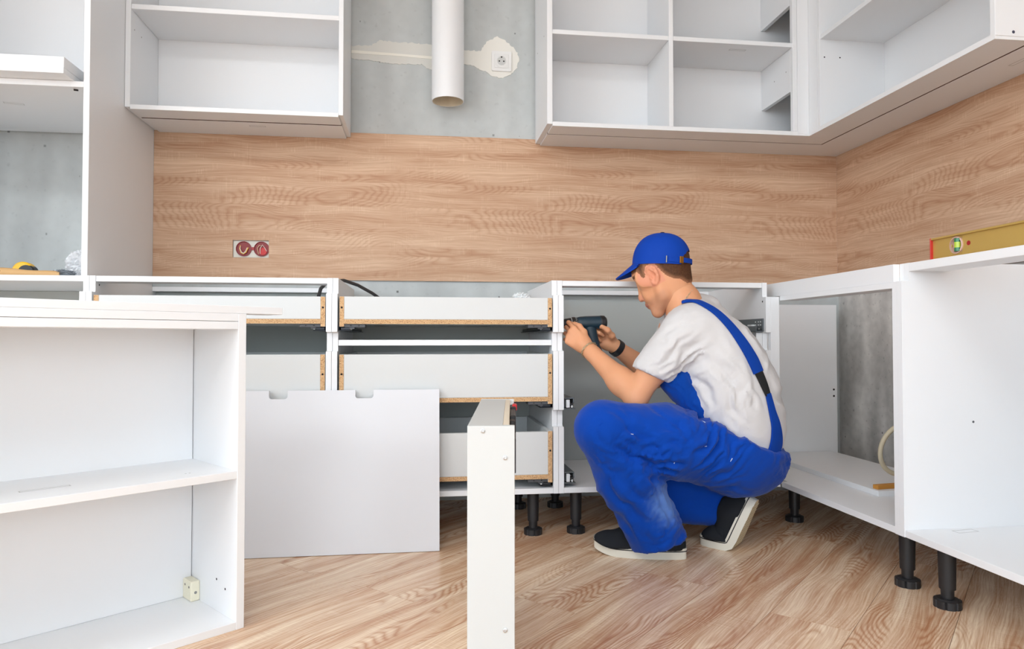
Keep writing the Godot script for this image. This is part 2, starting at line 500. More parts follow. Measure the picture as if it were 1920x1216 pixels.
func services() -> void:
	var wall: Node = get_node("wall_back")
	obj("plaster_patch", rough_patch([[-2.1497, 1.8853], [-2.0654, 1.8928], [-2.0327, 1.9159], [-1.9724, 1.9119], [-1.884, 1.9112], [-1.79, 1.9081], [-1.79, 1.7997], [-1.8393, 1.8079], [-1.8615, 1.8248], [-1.95, 1.8203], [-2.0105, 1.82], [-2.0652, 1.8284], [-2.1494, 1.8323]], 4), mat(rgb(222, 221, 214), 0.95), wall)
	var band := MB.new()
	band.prism(PackedVector2Array([Vector2(-2.149, 1.868), Vector2(-1.80, 1.858), Vector2(-1.80, 1.846), Vector2(-1.95, 1.853), Vector2(-2.149, 1.855)]), 2, -0.0088, -0.007)
	obj("plaster_ridge", band, mat(rgb(244, 241, 230), 0.95), wall)
	obj("plaster_patch", rough_patch([[-1.72, 1.8904], [-1.6146, 1.8918], [-1.6032, 1.9124], [-1.5748, 1.9426], [-1.5462, 1.9586], [-1.5119, 1.949], [-1.4832, 1.9247], [-1.4602, 1.903], [-1.4458, 1.8692], [-1.4545, 1.8285], [-1.4832, 1.7983], [-1.5233, 1.7803], [-1.5633, 1.7887], [-1.5861, 1.8047], [-1.6145, 1.8147], [-1.6485, 1.8301], [-1.72, 1.8335]], 6), mat(rgb(240, 238, 230), 0.95), wall)
	# power socket
	var o := thing("power_socket", "white square wall socket in a round plaster patch beside the pipe", "socket", V(-1.5235, 1.851, -0.0085))
	var b := MB.new()
	var oct := PackedVector2Array()
	for s in [[1, 1, 0], [-1, 1, 1], [-1, -1, 2], [1, -1, 3]]:
		for a in 5:
			var an: float = (s[2] + a / 4.0) * PI / 2
			oct.append(Vector2(s[0] * 0.036 + 0.006 * cos(an), s[1] * 0.036 + 0.006 * sin(an)))
	b.prism(oct, 2, 0.0, 0.008)
	obj("frame", b, mat(rgb(240, 240, 238), 0.3), o)
	b = MB.new()
	b.x = Transform3D(Basis(Vector3.RIGHT, PI / 2), V(0, 0, 0.008))
	b.lathe([Vector2(0.029, 0.0), Vector2(0.029, 0.003), Vector2(0.0205, 0.003), Vector2(0.0195, -0.001), Vector2(0.0, -0.001)], 28)
	b.x = Transform3D.IDENTITY
	b.box(V(-0.0295, -0.0295, 0.008), V(0.0295, 0.0295, 0.0098))
	obj("insert", b, mat(rgb(236, 236, 234), 0.3), o)
	for sx in [-1.0, 1.0]:
		disc("pin_hole", V(sx * 0.0095, -0.001, 0.0104), Vector3.BACK, 0.0032, HOLE, o)
	part("earth_clip", V(-0.003, 0.0135, 0.0098), V(0.003, 0.019, 0.0125), BLACK, o)
	disc("cup", V(0, 0, 0.01), Vector3.BACK, 0.0188, mat(rgb(205, 206, 204), 0.35), o)
	# ventilation pipe
	var pp := thing("vent_pipe", "white plastic ventilation pipe hanging open-ended before the concrete wall", "pipe", V(-1.7535, 1.64, 0.08))
	b = MB.new()
	b.lathe([Vector2(0.0625, 0.0), Vector2(0.0655, 0.0), Vector2(0.0657, 0.002), Vector2(0.0655, 1.105)], 64)
	obj("tube", b, mat(rgb(238, 239, 240), 0.3), pp)
	b = MB.new()
	b.lathe([Vector2(0.0625, 1.105), Vector2(0.0625, 0.0)], 48)
	obj("lining", b, mat(rgb(232, 222, 200), 0.5), pp)
	# twin socket boxes in the cut-out
	var jb := thing("socket_box", "pair of round red socket boxes with loose wires in the splashback cut-out", "socket box", V(-2.534, 1.036, -0.0105))
	part("plaster", V(-0.0775, -0.0355, -0.0004), V(0.061, 0.0325, 0.001), mat(rgb(232, 230, 220), 0.9), jb)
	var red := mat(rgb(170, 24, 24), 0.35)
	for k in 2:
		var c := V(-0.0365 + k * 0.0695, -0.001, 0.001)
		b = MB.new()
		b.x = Transform3D(Basis(Vector3.RIGHT, PI / 2), c)
		b.lathe([Vector2(0.0302, -0.001), Vector2(0.0302, 0.006), Vector2(0.0285, 0.006), Vector2(0.0278, 0.0012), Vector2(0.0, 0.0012)], 32)
		obj("box", b, mat(rgb(140, 18, 18), 0.4), jb)
	b = MB.new(); b.box(V(-0.008, -0.006, 0.0008), V(0.005, 0.006, 0.006)); obj("link", b, red, jb)
	b = MB.new(); b.x = Transform3D(Basis(Vector3.RIGHT, PI / 2), V(0.038, -0.010, 0.0018)); b.lathe([Vector2(0.016, 0.0), Vector2(0.015, 0.004), Vector2(0.0, 0.005)], 20); obj("cap", b, mat(rgb(205, 34, 30), 0.4), jb)
	b = MB.new(); b.tube([V(-0.050, 0.012, 0.003), V(-0.0515, 0.0, 0.008), V(-0.046, -0.017, 0.010), V(-0.036, -0.0225, 0.010), V(-0.026, -0.015, 0.010), V(-0.019, 0.004, 0.006)], 0.0022, 8); obj("wire", b, mat(rgb(238, 188, 96), 0.4), jb)
	b = MB.new(); b.tube([V(-0.0495, 0.010, 0.004), V(-0.049, -0.002, 0.010), V(-0.043, -0.016, 0.012), V(-0.035, -0.0195, 0.012), V(-0.028, -0.012, 0.012), V(-0.0235, 0.003, 0.006)], 0.0015, 8); obj("wire", b, mat(rgb(240, 236, 226), 0.4), jb)
	b = MB.new(); b.tube([V(0.021, -0.022, 0.004), V(0.017, 0.002, 0.009), V(0.025, 0.013, 0.010), V(0.032, 0.012, 0.009)], 0.0015, 8); obj("wire", b, mat(rgb(214, 190, 150), 0.4), jb)
	b = MB.new(); b.tube([V(0.0275, -0.020, 0.005), V(0.029, 0.0, 0.012), V(0.037, 0.015, 0.012), V(0.047, 0.003, 0.011), V(0.053, -0.010, 0.006)], 0.0015, 8); obj("wire", b, mat(rgb(236, 222, 214), 0.4), jb)

func disc(called: String, p: Vector3, nrm: Vector3, r: float, m: Material, parent: Node) -> void:
	var b := MB.new()
	var s := nrm.cross(Vector3.UP if absf(nrm.y) < 0.9 else Vector3.RIGHT).normalized()
	var u := s.cross(nrm)
	var q := p + nrm * 0.0004
	for k in 12:
		var a := TAU * k / 12; var e := TAU * (k + 1) / 12
		b.tri(q, q + (s * cos(a) + u * sin(a)) * r, q + (s * cos(e) + u * sin(e)) * r, nrm)
		b.quad(q + (s * cos(a) + u * sin(a)) * r, q + (s * cos(e) + u * sin(e)) * r, p + (s * cos(e) + u * sin(e)) * r, p + (s * cos(a) + u * sin(a)) * r, s * cos(a) + u * sin(a))
	obj(called, b, m, parent)
# faint printed rectangle (a factory stamp) lying on a panel
func stamp(p: Vector3, u: Vector3, w: Vector3, a: float, h: float, parent: Node) -> void:
	var b := MB.new()
	var nrm := u.cross(w).normalized()
	b.x = Transform3D(Basis(u.normalized(), w.normalized(), nrm), p)
	var t := 0.0022
	b.box(V(-a, -h, -0.0002), V(a, -h + t, 0.0003), 0.0); b.box(V(-a, h - t, -0.0002), V(a, h, 0.0003), 0.0)
	b.box(V(-a, -h, -0.0002), V(-a + t, h, 0.0003), 0.0); b.box(V(a - t, -h, -0.0002), V(a, h, 0.0003), 0.0)
	obj("stamp_mark", b, MARK, parent)

func grooved_bottom(o: Node, x0: float, x1: float, y0: float, y1: float, z0: float, z1: float, g0: float, g1: float) -> void:
	var b := MB.new()
	b.box(V(x0, y0, z0), V(x1, y1, g0), 0.0006); b.box(V(x0, y0, g1), V(x1, y1, z1), 0.0006)
	b.box(V(x0, y0 + 0.007, g0), V(x1, y1, g1), 0.0)
	obj("bottom_panel", b, WHITE, o)
	obj("light_groove", bx(V(x0, y0 + 0.0012, g0), V(x1, y0 + 0.0072, g1), 0.0), GROOVE, o)

func upper_left() -> void:
	var o := thing("wall_cabinet", "white open wall cabinet left of the vent pipe, one shelf in view", "wall cabinet", V(-2.5335, 1.495, 0.0), 0.0)
	var X := -2.5335; var Y := 1.495
	var f := func(a: Vector3) -> Vector3: return a - V(X, Y, 0)
	var top := 2.22
	part("side_panel", f.call(V(-2.9145, 1.502, 0.0)), f.call(V(-2.8965, top, 0.2815)), WHITE, o)
	part("side_panel", f.call(V(-2.1665, 1.502, 0.0)), f.call(V(-2.1495, top, 0.2815)), WHITE, o)
	grooved_bottom(o, -2.8962 - X, -2.1668 - X, 0.0, 0.0165, 0.0, 0.2815, 0.1705, 0.1835)
	part("back_panel", f.call(V(-2.8962, 1.5118, 0.004)), f.call(V(-2.1668, top - 0.018, 0.018)), WHITE, o)
	part("shelf", f.call(V(-2.8962, 1.8585, 0.0182)), f.call(V(-2.1668, 1.8765, 0.279)), WHITE, o)
	part("top_panel", f.call(V(-2.8962, top - 0.018, 0.0)), f.call(V(-2.1668, top, 0.2815)), WHITE, o)
	for h in [[1.7946, 0.2484], [1.7948, 0.185]]: disc("hole", f.call(V(-2.8965, h[0], h[1])), Vector3.RIGHT, 0.0025, mat(rgb(150, 146, 140), 0.9), o)
	stamp(f.call(V(-2.49, 1.495, 0.128)), Vector3.RIGHT, Vector3.BACK, 0.03, 0.007, o)

func upper_right() -> void:
	var o := thing("wall_cabinet", "white open wall cabinet in the corner right of the socket, split by an upright", "wall cabinet", V(-0.862, 1.495, 0.0))
	var X := -0.862; var Y := 1.495
	var f := func(a: Vector3) -> Vector3: return a - V(X, Y, 0)
	var top := 2.235
	part("side_panel", f.call(V(-1.3785, 1.502, 0.0)), f.call(V(-1.3575, top, 0.2815)), WHITE, o)
	part("upright", f.call(V(-0.888, 1.512, 0.018)), f.call(V(-0.870, top - 0.018, 0.2815)), WHITE, o)
	var b := MB.new()
	var x0 := -1.3572; var x1 := -0.0015
	# L-shaped run of the bottom follows the corner; the groove turns with it
	b.box(V(x0, 1.495, 0.0), V(x1, 1.5118, 0.166), 0.0005)
	b.box(V(x0, 1.495, 0.174), V(-0.1785, 1.5118, 0.2815), 0.0005)
	b.box(V(-0.1705, 1.495, 0.166), V(x1, 1.5118, 0.2805), 0.0005)
	b.box(V(x0, 1.502, 0.166), V(-0.1785, 1.5118, 0.174), 0.0)
	b.box(V(-0.1785, 1.502, 0.166), V(-0.1705, 1.5118, 0.2805), 0.0)
	b.x = Transform3D(Basis.IDENTITY, -V(X, Y, 0))
	var bb := MB.new(); bb.v = b.v.duplicate()
	for i in b.v.size(): b.v[i] = b.v[i] - V(X, Y, 0)
	obj("bottom_panel", b, WHITE, o)
	var g := MB.new()
	g.x = Transform3D(Basis.IDENTITY, -V(X, Y, 0))
	g.box(V(x0, 1.4962, 0.166), V(-0.1705, 1.5023, 0.174), 0.0)
	g.box(V(-0.1785, 1.4962, 0.174), V(-0.1705, 1.5023, 0.2805), 0.0)
	obj("light_groove", g, GROOVE, o)
	part("back_panel", f.call(V(-1.3572, 1.512, 0.004)), f.call(V(-0.002, top - 0.018, 0.0178)), WHITE, o)
	part("shelf", f.call(V(-1.3572, 1.856, 0.0182)), f.call(V(-0.8883, 1.8735, 0.279)), WHITE, o)
	part("shelf", f.call(V(-0.8697, 1.856, 0.0182)), f.call(V(-0.346, 1.8735, 0.279)), WHITE, o)
	part("top_panel", f.call(V(-1.3572, top - 0.018, 0.0)), f.call(V(-0.002, top, 0.2815)), WHITE, o)
	part("front_stile", f.call(V(-0.3655, 1.5122, 0.262)), f.call(V(-0.3465, top, 0.2815)), WHITE, o)
	part("side_rail", f.call(V(-0.366, 1.680, 0.0182)), f.call(V(-0.348, 1.8558, 0.2615)), WHITE, o)
	part("side_rail", f.call(V(-0.366, 2.036, 0.0182)), f.call(V(-0.348, 2.2165, 0.2615)), WHITE, o)
	part("side_panel", f.call(V(-0.02, 1.512, 0.018)), f.call(V(-0.002, top - 0.018, 0.2815)), WHITE, o)
	for h in [[1.7727, 0.2603 - 0.03], [1.7687, 0.1345]]: disc("hole", f.call(V(-0.366, h[0], h[1])), Vector3.LEFT, 0.0025, mat(rgb(150, 146, 140), 0.9), o)
	for h in [[1.8718, 0.2148], [1.8663, 0.0619]]: disc("hole", f.call(V(-1.3785, h[0], h[1])), Vector3.LEFT, 0.0025, mat(rgb(150, 146, 140), 0.9), o)
	stamp(f.call(V(-0.575, 1.856, 0.225)), Vector3.RIGHT, Vector3.BACK, 0.035, 0.007, o)
	var k := MB.new(); k.x = Transform3D(Basis.IDENTITY, f.call(V(-0.3475, 1.578, 0.255)))
	k.box(V(-0.002, -0.012, -0.01), V(0.010, 0.012, 0.004))
	obj("cable_clip", k, BLACK, o)
	var fl := thing("filler_strip", "narrow white filler strip at the inner corner of the wall cabinets", "filler strip", V(-0.32, 1.502, 0.2825))
	part("board", V(-0.0258, 0.0, -0.018), V(0.023, 0.735, 0.0), WHITE, fl)
	part("return_board", V(0.0235, 0.0, -0.002), V(0.042, 0.735, 0.058), WHITE, fl)

func upper_side() -> void:
	var o := thing("wall_cabinet", "white open wall cabinet on the right wall at the top right", "wall cabinet", V(-0.148, 1.495, 0.775))
	var C := V(-0.148, 1.495, 0.775)
	var f := func(a: Vector3) -> Vector3: return a - C
	var top := 2.235
	part("side_panel", f.call(V(-0.296, 1.502, 0.3415)), f.call(V(-0.0015, top, 0.3595)), WHITE, o)
	part("side_panel", f.call(V(-0.296, 1.5045, 1.189)), f.call(V(-0.0015, top, 1.2065)), WHITE, o)
	var b := MB.new()
	b.x = Transform3D(Basis.IDENTITY, -C)
	b.box(V(-0.1705, 1.495, 0.2815), V(-0.0015, 1.5118, 1.2045), 0.0005)
	b.box(V(-0.2955, 1.495, 0.2825), V(-0.1785, 1.5118, 1.2045), 0.0005)
	b.box(V(-0.1785, 1.502, 0.2825), V(-0.1705, 1.5118, 1.2045), 0.0)
	obj("bottom_panel", b, WHITE, o)
	obj("light_groove", bx(f.call(V(-0.1785, 1.4962, 0.2815)), f.call(V(-0.1705, 1.5023, 1.2045)), 0.0), GROOVE, o)
	part("back_panel", f.call(V(-0.018, 1.512, 0.3597)), f.call(V(-0.004, top - 0.018, 1.1888)), WHITE, o)
	part("shelf", f.call(V(-0.293, 1.858, 0.3597)), f.call(V(-0.0182, 1.876, 1.1888)), WHITE, o)
	part("top_panel", f.call(V(-0.296, top - 0.018, 0.3597)), f.call(V(-0.0015, top, 1.1888)), WHITE, o)
	for h in [[-0.2752, 1.7877], [-0.2092, 1.789]]: disc("hole", f.call(V(h[0], h[1], 0.3597)), Vector3.BACK, 0.0028, HOLE, o)
	disc("plug", f.call(V(-0.2403, 1.5161, 1.2065)), Vector3.BACK, 0.0045, mat(rgb(60, 64, 84), 0.5), o)
	stamp(f.call(V(-0.095, 1.495, 1.07)), Vector3.RIGHT, Vector3.BACK, 0.008, 0.03, o)
	# sheet of clear film curling off inside
	var s := MB.new()
	var N := 10
	for i in N:
		for j in N:
			var q := []
			for e in [[i, j], [i + 1, j], [i + 1, j + 1], [i, j + 1]]:
				var a := float(e[0]) / N; var h := float(e[1]) / N
				q.append(V(-0.020 - 0.05 * a * a - 0.008 * sin(h * 7.0), 0.02 + 0.32 * h, -0.10 * (1.0 - a) * (1.0 - 0.4 * h) ))
			s.tri(q[0], q[1], q[2], Vector3(-1, 0, 0)); s.tri(q[0], q[2], q[3], Vector3(-1, 0, 0))
	var film := mat(Color(0.93, 0.94, 0.94, 0.42), 0.2)
	film.transparency = BaseMaterial3D.TRANSPARENCY_ALPHA; film.cull_mode = BaseMaterial3D.CULL_DISABLED
	var fo := obj("plastic_sheet", s, film)
	fo.position = V(0.0, 1.513, 1.186)
	tag(fo, "clear plastic film curling inside the right-wall cabinet", "plastic film")

func tall_cabinet() -> void:
	var C := V(-3.24, 0.8715, 0.27)
	var o := thing("tall_cabinet", "tall white dresser cabinet at the far left, standing on the base unit with open back", "cabinet", C)
	var f := func(a: Vector3) -> Vector3: return a - C
	part("side_panel", f.call(V(-2.934, 0.8715, 0.0)), f.call(V(-2.9155, 2.6, 0.543)), WHITE, o)
	part("side_panel", f.call(V(-3.55, 0.8715, 0.0)), f.call(V(-3.532, 2.6, 0.543)), WHITE, o)
	part("shelf", f.call(V(-3.5318, 1.477, 0.022)), f.call(V(-2.9342, 1.4955, 0.541)), WHITE, o)
	part("top_panel", f.call(V(-3.5318, 2.582, 0.0)), f.call(V(-2.9342, 2.6, 0.543)), WHITE, o)
	part("back_panel", f.call(V(-3.5318, 1.477, 0.004)), f.call(V(-2.9342, 2.58, 0.0215)), WHITE, o)
	var b := MB.new()
	b.tube([V(-2.975, 1.4768, 0.517), V(-2.963, 1.4768, 0.513)], 0.0045, 8)
	b.x = Transform3D.IDENTITY
	for i in b.v.size(): b.v[i] = b.v[i] - C
	obj("slot", b, HOLE, o)
	stamp(f.call(V(-3.245, 1.477, 0.345)), Vector3(1, 0, -0.25), Vector3(0.25, 0, 1), 0.03, 0.008, o)
	var t := thing("loose_shelf", "thin white loose board on the tall cabinet's shelf, lower of two", "board", V(-3.21, 1.4962, 0.38))
	part("board", V(-0.3, 0.0, -0.22), V(0.246, 0.018, 0.226), WHITE, t)
	t = thing("loose_shelf", "thicker white loose board lying on top of another on the tall cabinet's shelf", "board", V(-3.21, 1.5145, 0.38))
	part("board", V(-0.3, 0.0, -0.22), V(0.2455, 0.035, 0.2225), WHITE, t, 0.0015)

# ---------------------------------------------------------------- base units
func side_profile(zb: float, zf: float, notched := true) -> PackedVector2Array:
	var p := PackedVector2Array([Vector2(zb, 0.152), Vector2(zf, 0.152)])
	if notched:
		var zr := zf - 0.025
		for n in [[0.374, 0.4315], [0.630, 0.6935]]:
			p.append(Vector2(zf, n[0]))
			for k in 5:
				var a: float = k / 4.0 * PI / 2
				p.append(Vector2(zr + 0.006 - 0.006 * sin(a), n[0] + 0.006 - 0.006 * cos(a)))
			for k in 5:
				var a: float = k / 4.0 * PI / 2
				p.append(Vector2(zr + 0.006 - 0.006 * cos(a), n[1] - 0.006 + 0.006 * sin(a)))
			p.append(Vector2(zf, n[1]))
		p.append(Vector2(zf, 0.818))
		for k in 5:
			var a: float = k / 4.0 * PI / 2
			p.append(Vector2(zr + 0.006 - 0.006 * sin(a), 0.818 + 0.006 - 0.006 * cos(a)))
		p.append(Vector2(zr, 0.87))
	else:
		p.append(Vector2(zf, 0.87))
	p.append(Vector2(zb, 0.87))
	return p
var leg_mesh: ArrayMesh
var foot_mesh: ArrayMesh
func leg(p: Vector3, parent: Node) -> void:
	if leg_mesh == null:
		var b := MB.new()
		b.lathe([Vector2(0.0, 0.1515), Vector2(0.03, 0.1515), Vector2(0.03, 0.146), Vector2(0.022, 0.144), Vector2(0.0205, 0.138), Vector2(0.0188, 0.048), Vector2(0.0186, 0.0455), Vector2(0.0152, 0.045), Vector2(0.0145, 0.022)], 28)
		leg_mesh = b.mesh()
		var f := MB.new()
		var poly := PackedVector2Array()
		for k in 64:
			var a := TAU * k / 64
			var lobe := absf(sin(a * 4.0))
			var r := 0.0315 if lobe > 0.28 else 0.0285
			poly.append(Vector2(cos(a), sin(a)) * r)
		f.prism(poly, 1, 0.0, 0.019)
		f.lathe([Vector2(0.0285, 0.019), Vector2(0.024, 0.0225), Vector2(0.0, 0.0235)], 28)
		foot_mesh = f.mesh()
	var o := obj("leg", leg_mesh, BLACK, parent)
	o.position = p
	obj("foot", foot_mesh, BLACK, o)

func base_unit(x0: float, x1: float, label: String, notched: Array, opts: Dictionary) -> Node3D:
	var cx := (x0 + x1) / 2
	var o := thing("base_unit", label, "base cabinet", V(cx, 0, 0.32))
	var T := 0.018
	for k in 2:
		var a := x0 if k == 0 else x1 - T
		var b := MB.new()
		b.x = Transform3D(Basis.IDENTITY, V(-cx, 0, -0.32))
		b.prism(side_profile(0.03, 0.605, notched[k]), 0, a + 0.0003, a + T - 0.0003)
		obj("side_panel", b, WHITE, o)
	var f := func(v: Vector3) -> Vector3: return v - V(cx, 0, 0.32)
	part("bottom_panel", f.call(V(x0 + T, 0.152, 0.03)), f.call(V(x1 - T, 0.170, 0.604)), WHITE, o)
	if opts.get("back", true):
		part("back_panel", f.call(V(x0 + T, 0.1702, 0.064)), f.call(V(x1 - T, opts.get("back_top", 0.852), 0.078)), BACKING, o)
	if opts.get("front_rail", true):
		part("front_rail", f.call(V(x0 + T, 0.8515, 0.50)), f.call(V(x1 - T, 0.8695, 0.578)), WHITE, o)
		part("rear_rail", f.call(V(x0 + T, 0.8525, 0.03)), f.call(V(x1 - T, 0.87, 0.115)), WHITE, o)
	if opts.get("top", false):
		part("top_panel", f.call(V(x0 + T, 0.8515, 0.115)), f.call(V(x1 - T, 0.8695, 0.50)), WHITE, o)
	for z in [0.53, 0.155]:
		for x in [x0 + 0.075, x1 - opts.get("leg_inset", 0.075)]:
			leg(f.call(V(x, 0, z)), o)
	return o

func base_units() -> void:
	base_unit(-3.62, -2.8925, "white base cabinet at the far left, under the tall cabinet", [true, true], {"top": true})
	var b := base_unit(-2.892, -2.1475, "white drawer base cabinet left of the middle one, below the red socket boxes", [true, true], {})
	disc("hole", V(-2.874, 0.842, 0.555) - b.position, Vector3.RIGHT, 0.003, HOLE, b)
	var c := base_unit(-2.147, -1.4005, "white middle base cabinet with open top and three drawers", [true, true], {"front_rail": false, "back_top": 0.80})
	part("middle_rail", V(-2.1288, 0.6485, 0.535) - c.position, V(-1.4188, 0.6675, 0.578) - c.position, WHITE, c)
	var d := base_unit(-1.400, -0.6407, "white open base cabinet the man is working in", [true, true], {"leg_inset": 0.12})
	disc("hole", V(-0.659, 0.8025, 0.583) - d.position, Vector3.LEFT, 0.0035, HOLE, d)
	# notch block and hidden jog at the right side of the man's unit
	part("trim_block", V(-0.6825, 0.634, 0.574) - d.position, V(-0.6592, 0.6925, 0.581) - d.position, WHITE, d)
	# runners already screwed in
	for y in [0.4335, 0.1835]: runner_pair(V(-1.3818, y, 0.595), 1.0, d)
	var rr := MB.new()
	rr.x = Transform3D(Basis.IDENTITY, -d.position)
	rr.box(V(-0.664, 0.697, 0.30), V(-0.6588, 0.7425, 0.592), 0.001)
	rr.box(V(-0.690, 0.694, 0.30), V(-0.664, 0.698, 0.592), 0.001)
	rr.box(V(-0.690, 0.698, 0.30), V(-0.686, 0.716, 0.592), 0.001)
	var rn := obj("drawer_runner", rr, DARKSTEEL, d)
	var sl := MB.new()
	sl.x = Transform3D(Basis.IDENTITY, -d.position)
	for q in [[0.577, 0.731], [0.561, 0.731], [0.577, 0.720], [0.561, 0.720], [0.540, 0.731], [0.540, 0.720], [0.566, 0.706]]:
		sl.box(V(-0.6645, q[1] - 0.002, q[0] - 0.004), V(-0.6635, q[1] + 0.002, q[0] + 0.004), 0.0)
	sl.box(V(-0.676, 0.708, 0.50), V(-0.664, 0.722, 0.535), 0.001)
	obj("slot", sl, mat(rgb(222, 226, 226), 0.5), rn)
	var fl := thing("filler_strip", "narrow white filler strip at the inner corner of the base cabinets", "filler strip", V(-0.624, 0.152, 0.604))
	part("board", V(-0.0165, 0.0, -0.018), V(0.0158, 0.666, 0.001), WHITE, fl)
	# corner unit on the right wall (open back)
	var e := thing("base_unit", "white corner base cabinet with open back showing concrete, a hose inside", "base cabinet", V(-0.33, 0, 0.66))
	var g := func(v: Vector3) -> Vector3: return v - V(-0.33, 0, 0.66)
	part("side_panel", g.call(V(-0.583, 0.1702, 0.081)), g.call(V(-0.07, 0.818, 0.099)), WHITE, e)
	for h in [0.452, 0.424]: disc("hole", g.call(V(-0.086, h, 0.0992)), Vector3.BACK, 0.0045, HOLE, e)
	var s := MB.new()
	s.x = Transform3D(Basis.IDENTITY, V(0.33, 0, -0.66))
	var prof := PackedVector2Array()
	for p in side_profile(-0.053, 0.608, false): prof.append(p)
	prof = PackedVector2Array([Vector2(-0.608, 0.152), Vector2(-0.608, 0.822), Vector2(-0.585, 0.822), Vector2(-0.585, 0.87), Vector2(-0.053, 0.87), Vector2(-0.053, 0.152)])
	s.prism(prof, 2, 1.1983, 1.2163)
	obj("side_panel", s, WHITE, e)
	var pb := MB.new()
	pb.x = s.x
	pb.prism(PackedVector2Array([Vector2(-0.6055, 0.607), Vector2(-0.6055, 1.198), Vector2(-0.068, 1.198), Vector2(-0.068, 0.081), Vector2(-0.583, 0.081), Vector2(-0.583, 0.607)]), 1, 0.152, 0.17)
	obj("bottom_panel", pb, WHITE, e)
	part("front_rail", g.call(V(-0.603, 0.8215, 0.462)), g.call(V(-0.585, 0.8695, 1.1980)), WHITE, e)
	part("lower_rail", g.call(V(-0.607, 0.8045, 0.607)), g.call(V(-0.54, 0.821, 1.1980)), WHITE, e)
	for p in [V(-0.4926, 0, 0.489), V(-0.5474, 0, 1.1634), V(-0.12, 0, 0.16), V(-0.12, 0, 1.14)]: leg(g.call(p), e)
	# next unit, running out of the frame
	var u := thing("base_unit", "white open base cabinet at the right edge, under the brass spirit level", "base cabinet", V(-0.33, 0, 1.62))
	g = func(v: Vector3) -> Vector3: return v - V(-0.33, 0, 1.62)
	for z in [1.2166, 2.0]:
		s = MB.new()
		s.x = Transform3D(Basis.IDENTITY, V(0.33, 0, -1.62))
		s.prism(prof, 2, z, z + 0.018)
		obj("side_panel", s, WHITE, u)
	part("bottom_panel", g.call(V(-0.6055, 0.152, 1.2348)), g.call(V(-0.053, 0.170, 1.9998)), WHITE, u)
	part("front_rail", g.call(V(-0.585, 0.8475, 1.2348)), g.call(V(-0.485, 0.8695, 1.9998)), WHITE, u)
	part("rear_rail", g.call(V(-0.16, 0.8475, 1.2348)), g.call(V(-0.053, 0.8695, 1.9998)), WHITE, u)
	part("back_panel", g.call(V(-0.066, 0.1702, 1.2348)), g.call(V(-0.0535, 0.847, 1.9998)), WHITE, u)
	for p in [V(-0.5532, 0, 1.3154), V(-0.55, 0, 1.93), V(-0.12, 0, 1.3), V(-0.12, 0, 1.93)]: leg(g.call(p), u)
	disc("hole", g.call(V(-0.405, 0.4672 - 0.018, 1.2348)), Vector3.BACK, 0.0032, mat(rgb(90, 92, 96), 0.8), u)
	stamp(g.call(V(-0.456, 0.17, 1.262)), Vector3(1, 0, -0.12), Vector3(0.1, 0, 1), 0.032, 0.012, u)

# a hidden-slide runner lying along z, its mouth at p; s = side it faces
func runner_pair(p: Vector3, s: float, parent: Node3D) -> void:
	var b := MB.new()
	b.x = Transform3D(Basis.IDENTITY, p - parent.position)
	b.box(V(0, 0, -0.45), V(s * 0.003, 0.040, 0), 0.0006)
	b.box(V(0, -0.001, -0.45), V(s * 0.042, 0.002, 0), 0.0006)
	b.box(V(s * 0.004, 0.034, -0.45), V(s * 0.036, 0.0375, 0), 0.0006)
	b.box(V(s * 0.0335, 0.018, -0.45), V(s * 0.037, 0.037, 0), 0.0006)
	var o := obj("drawer_runner", b, DARKSTEEL, parent)
	var w := MB.new()
	w.x = b.x
	w.box(V(s * 0.010, 0.004, -0.08), V(s * 0.022, 0.031, 0.002), 0.001); w.box(V(s * 0.027, 0.004, -0.08), V(s * 0.032, 0.012, 0.003), 0.001)
	obj("roller", w, mat(rgb(225, 228, 230), 0.4), o)
	w = MB.new()
	w.x = b.x
	w.box(V(s * 0.022, 0.010, -0.02), V(s * 0.034, 0.020, 0.001), 0.001)
	obj("latch", w, BLACK, o)

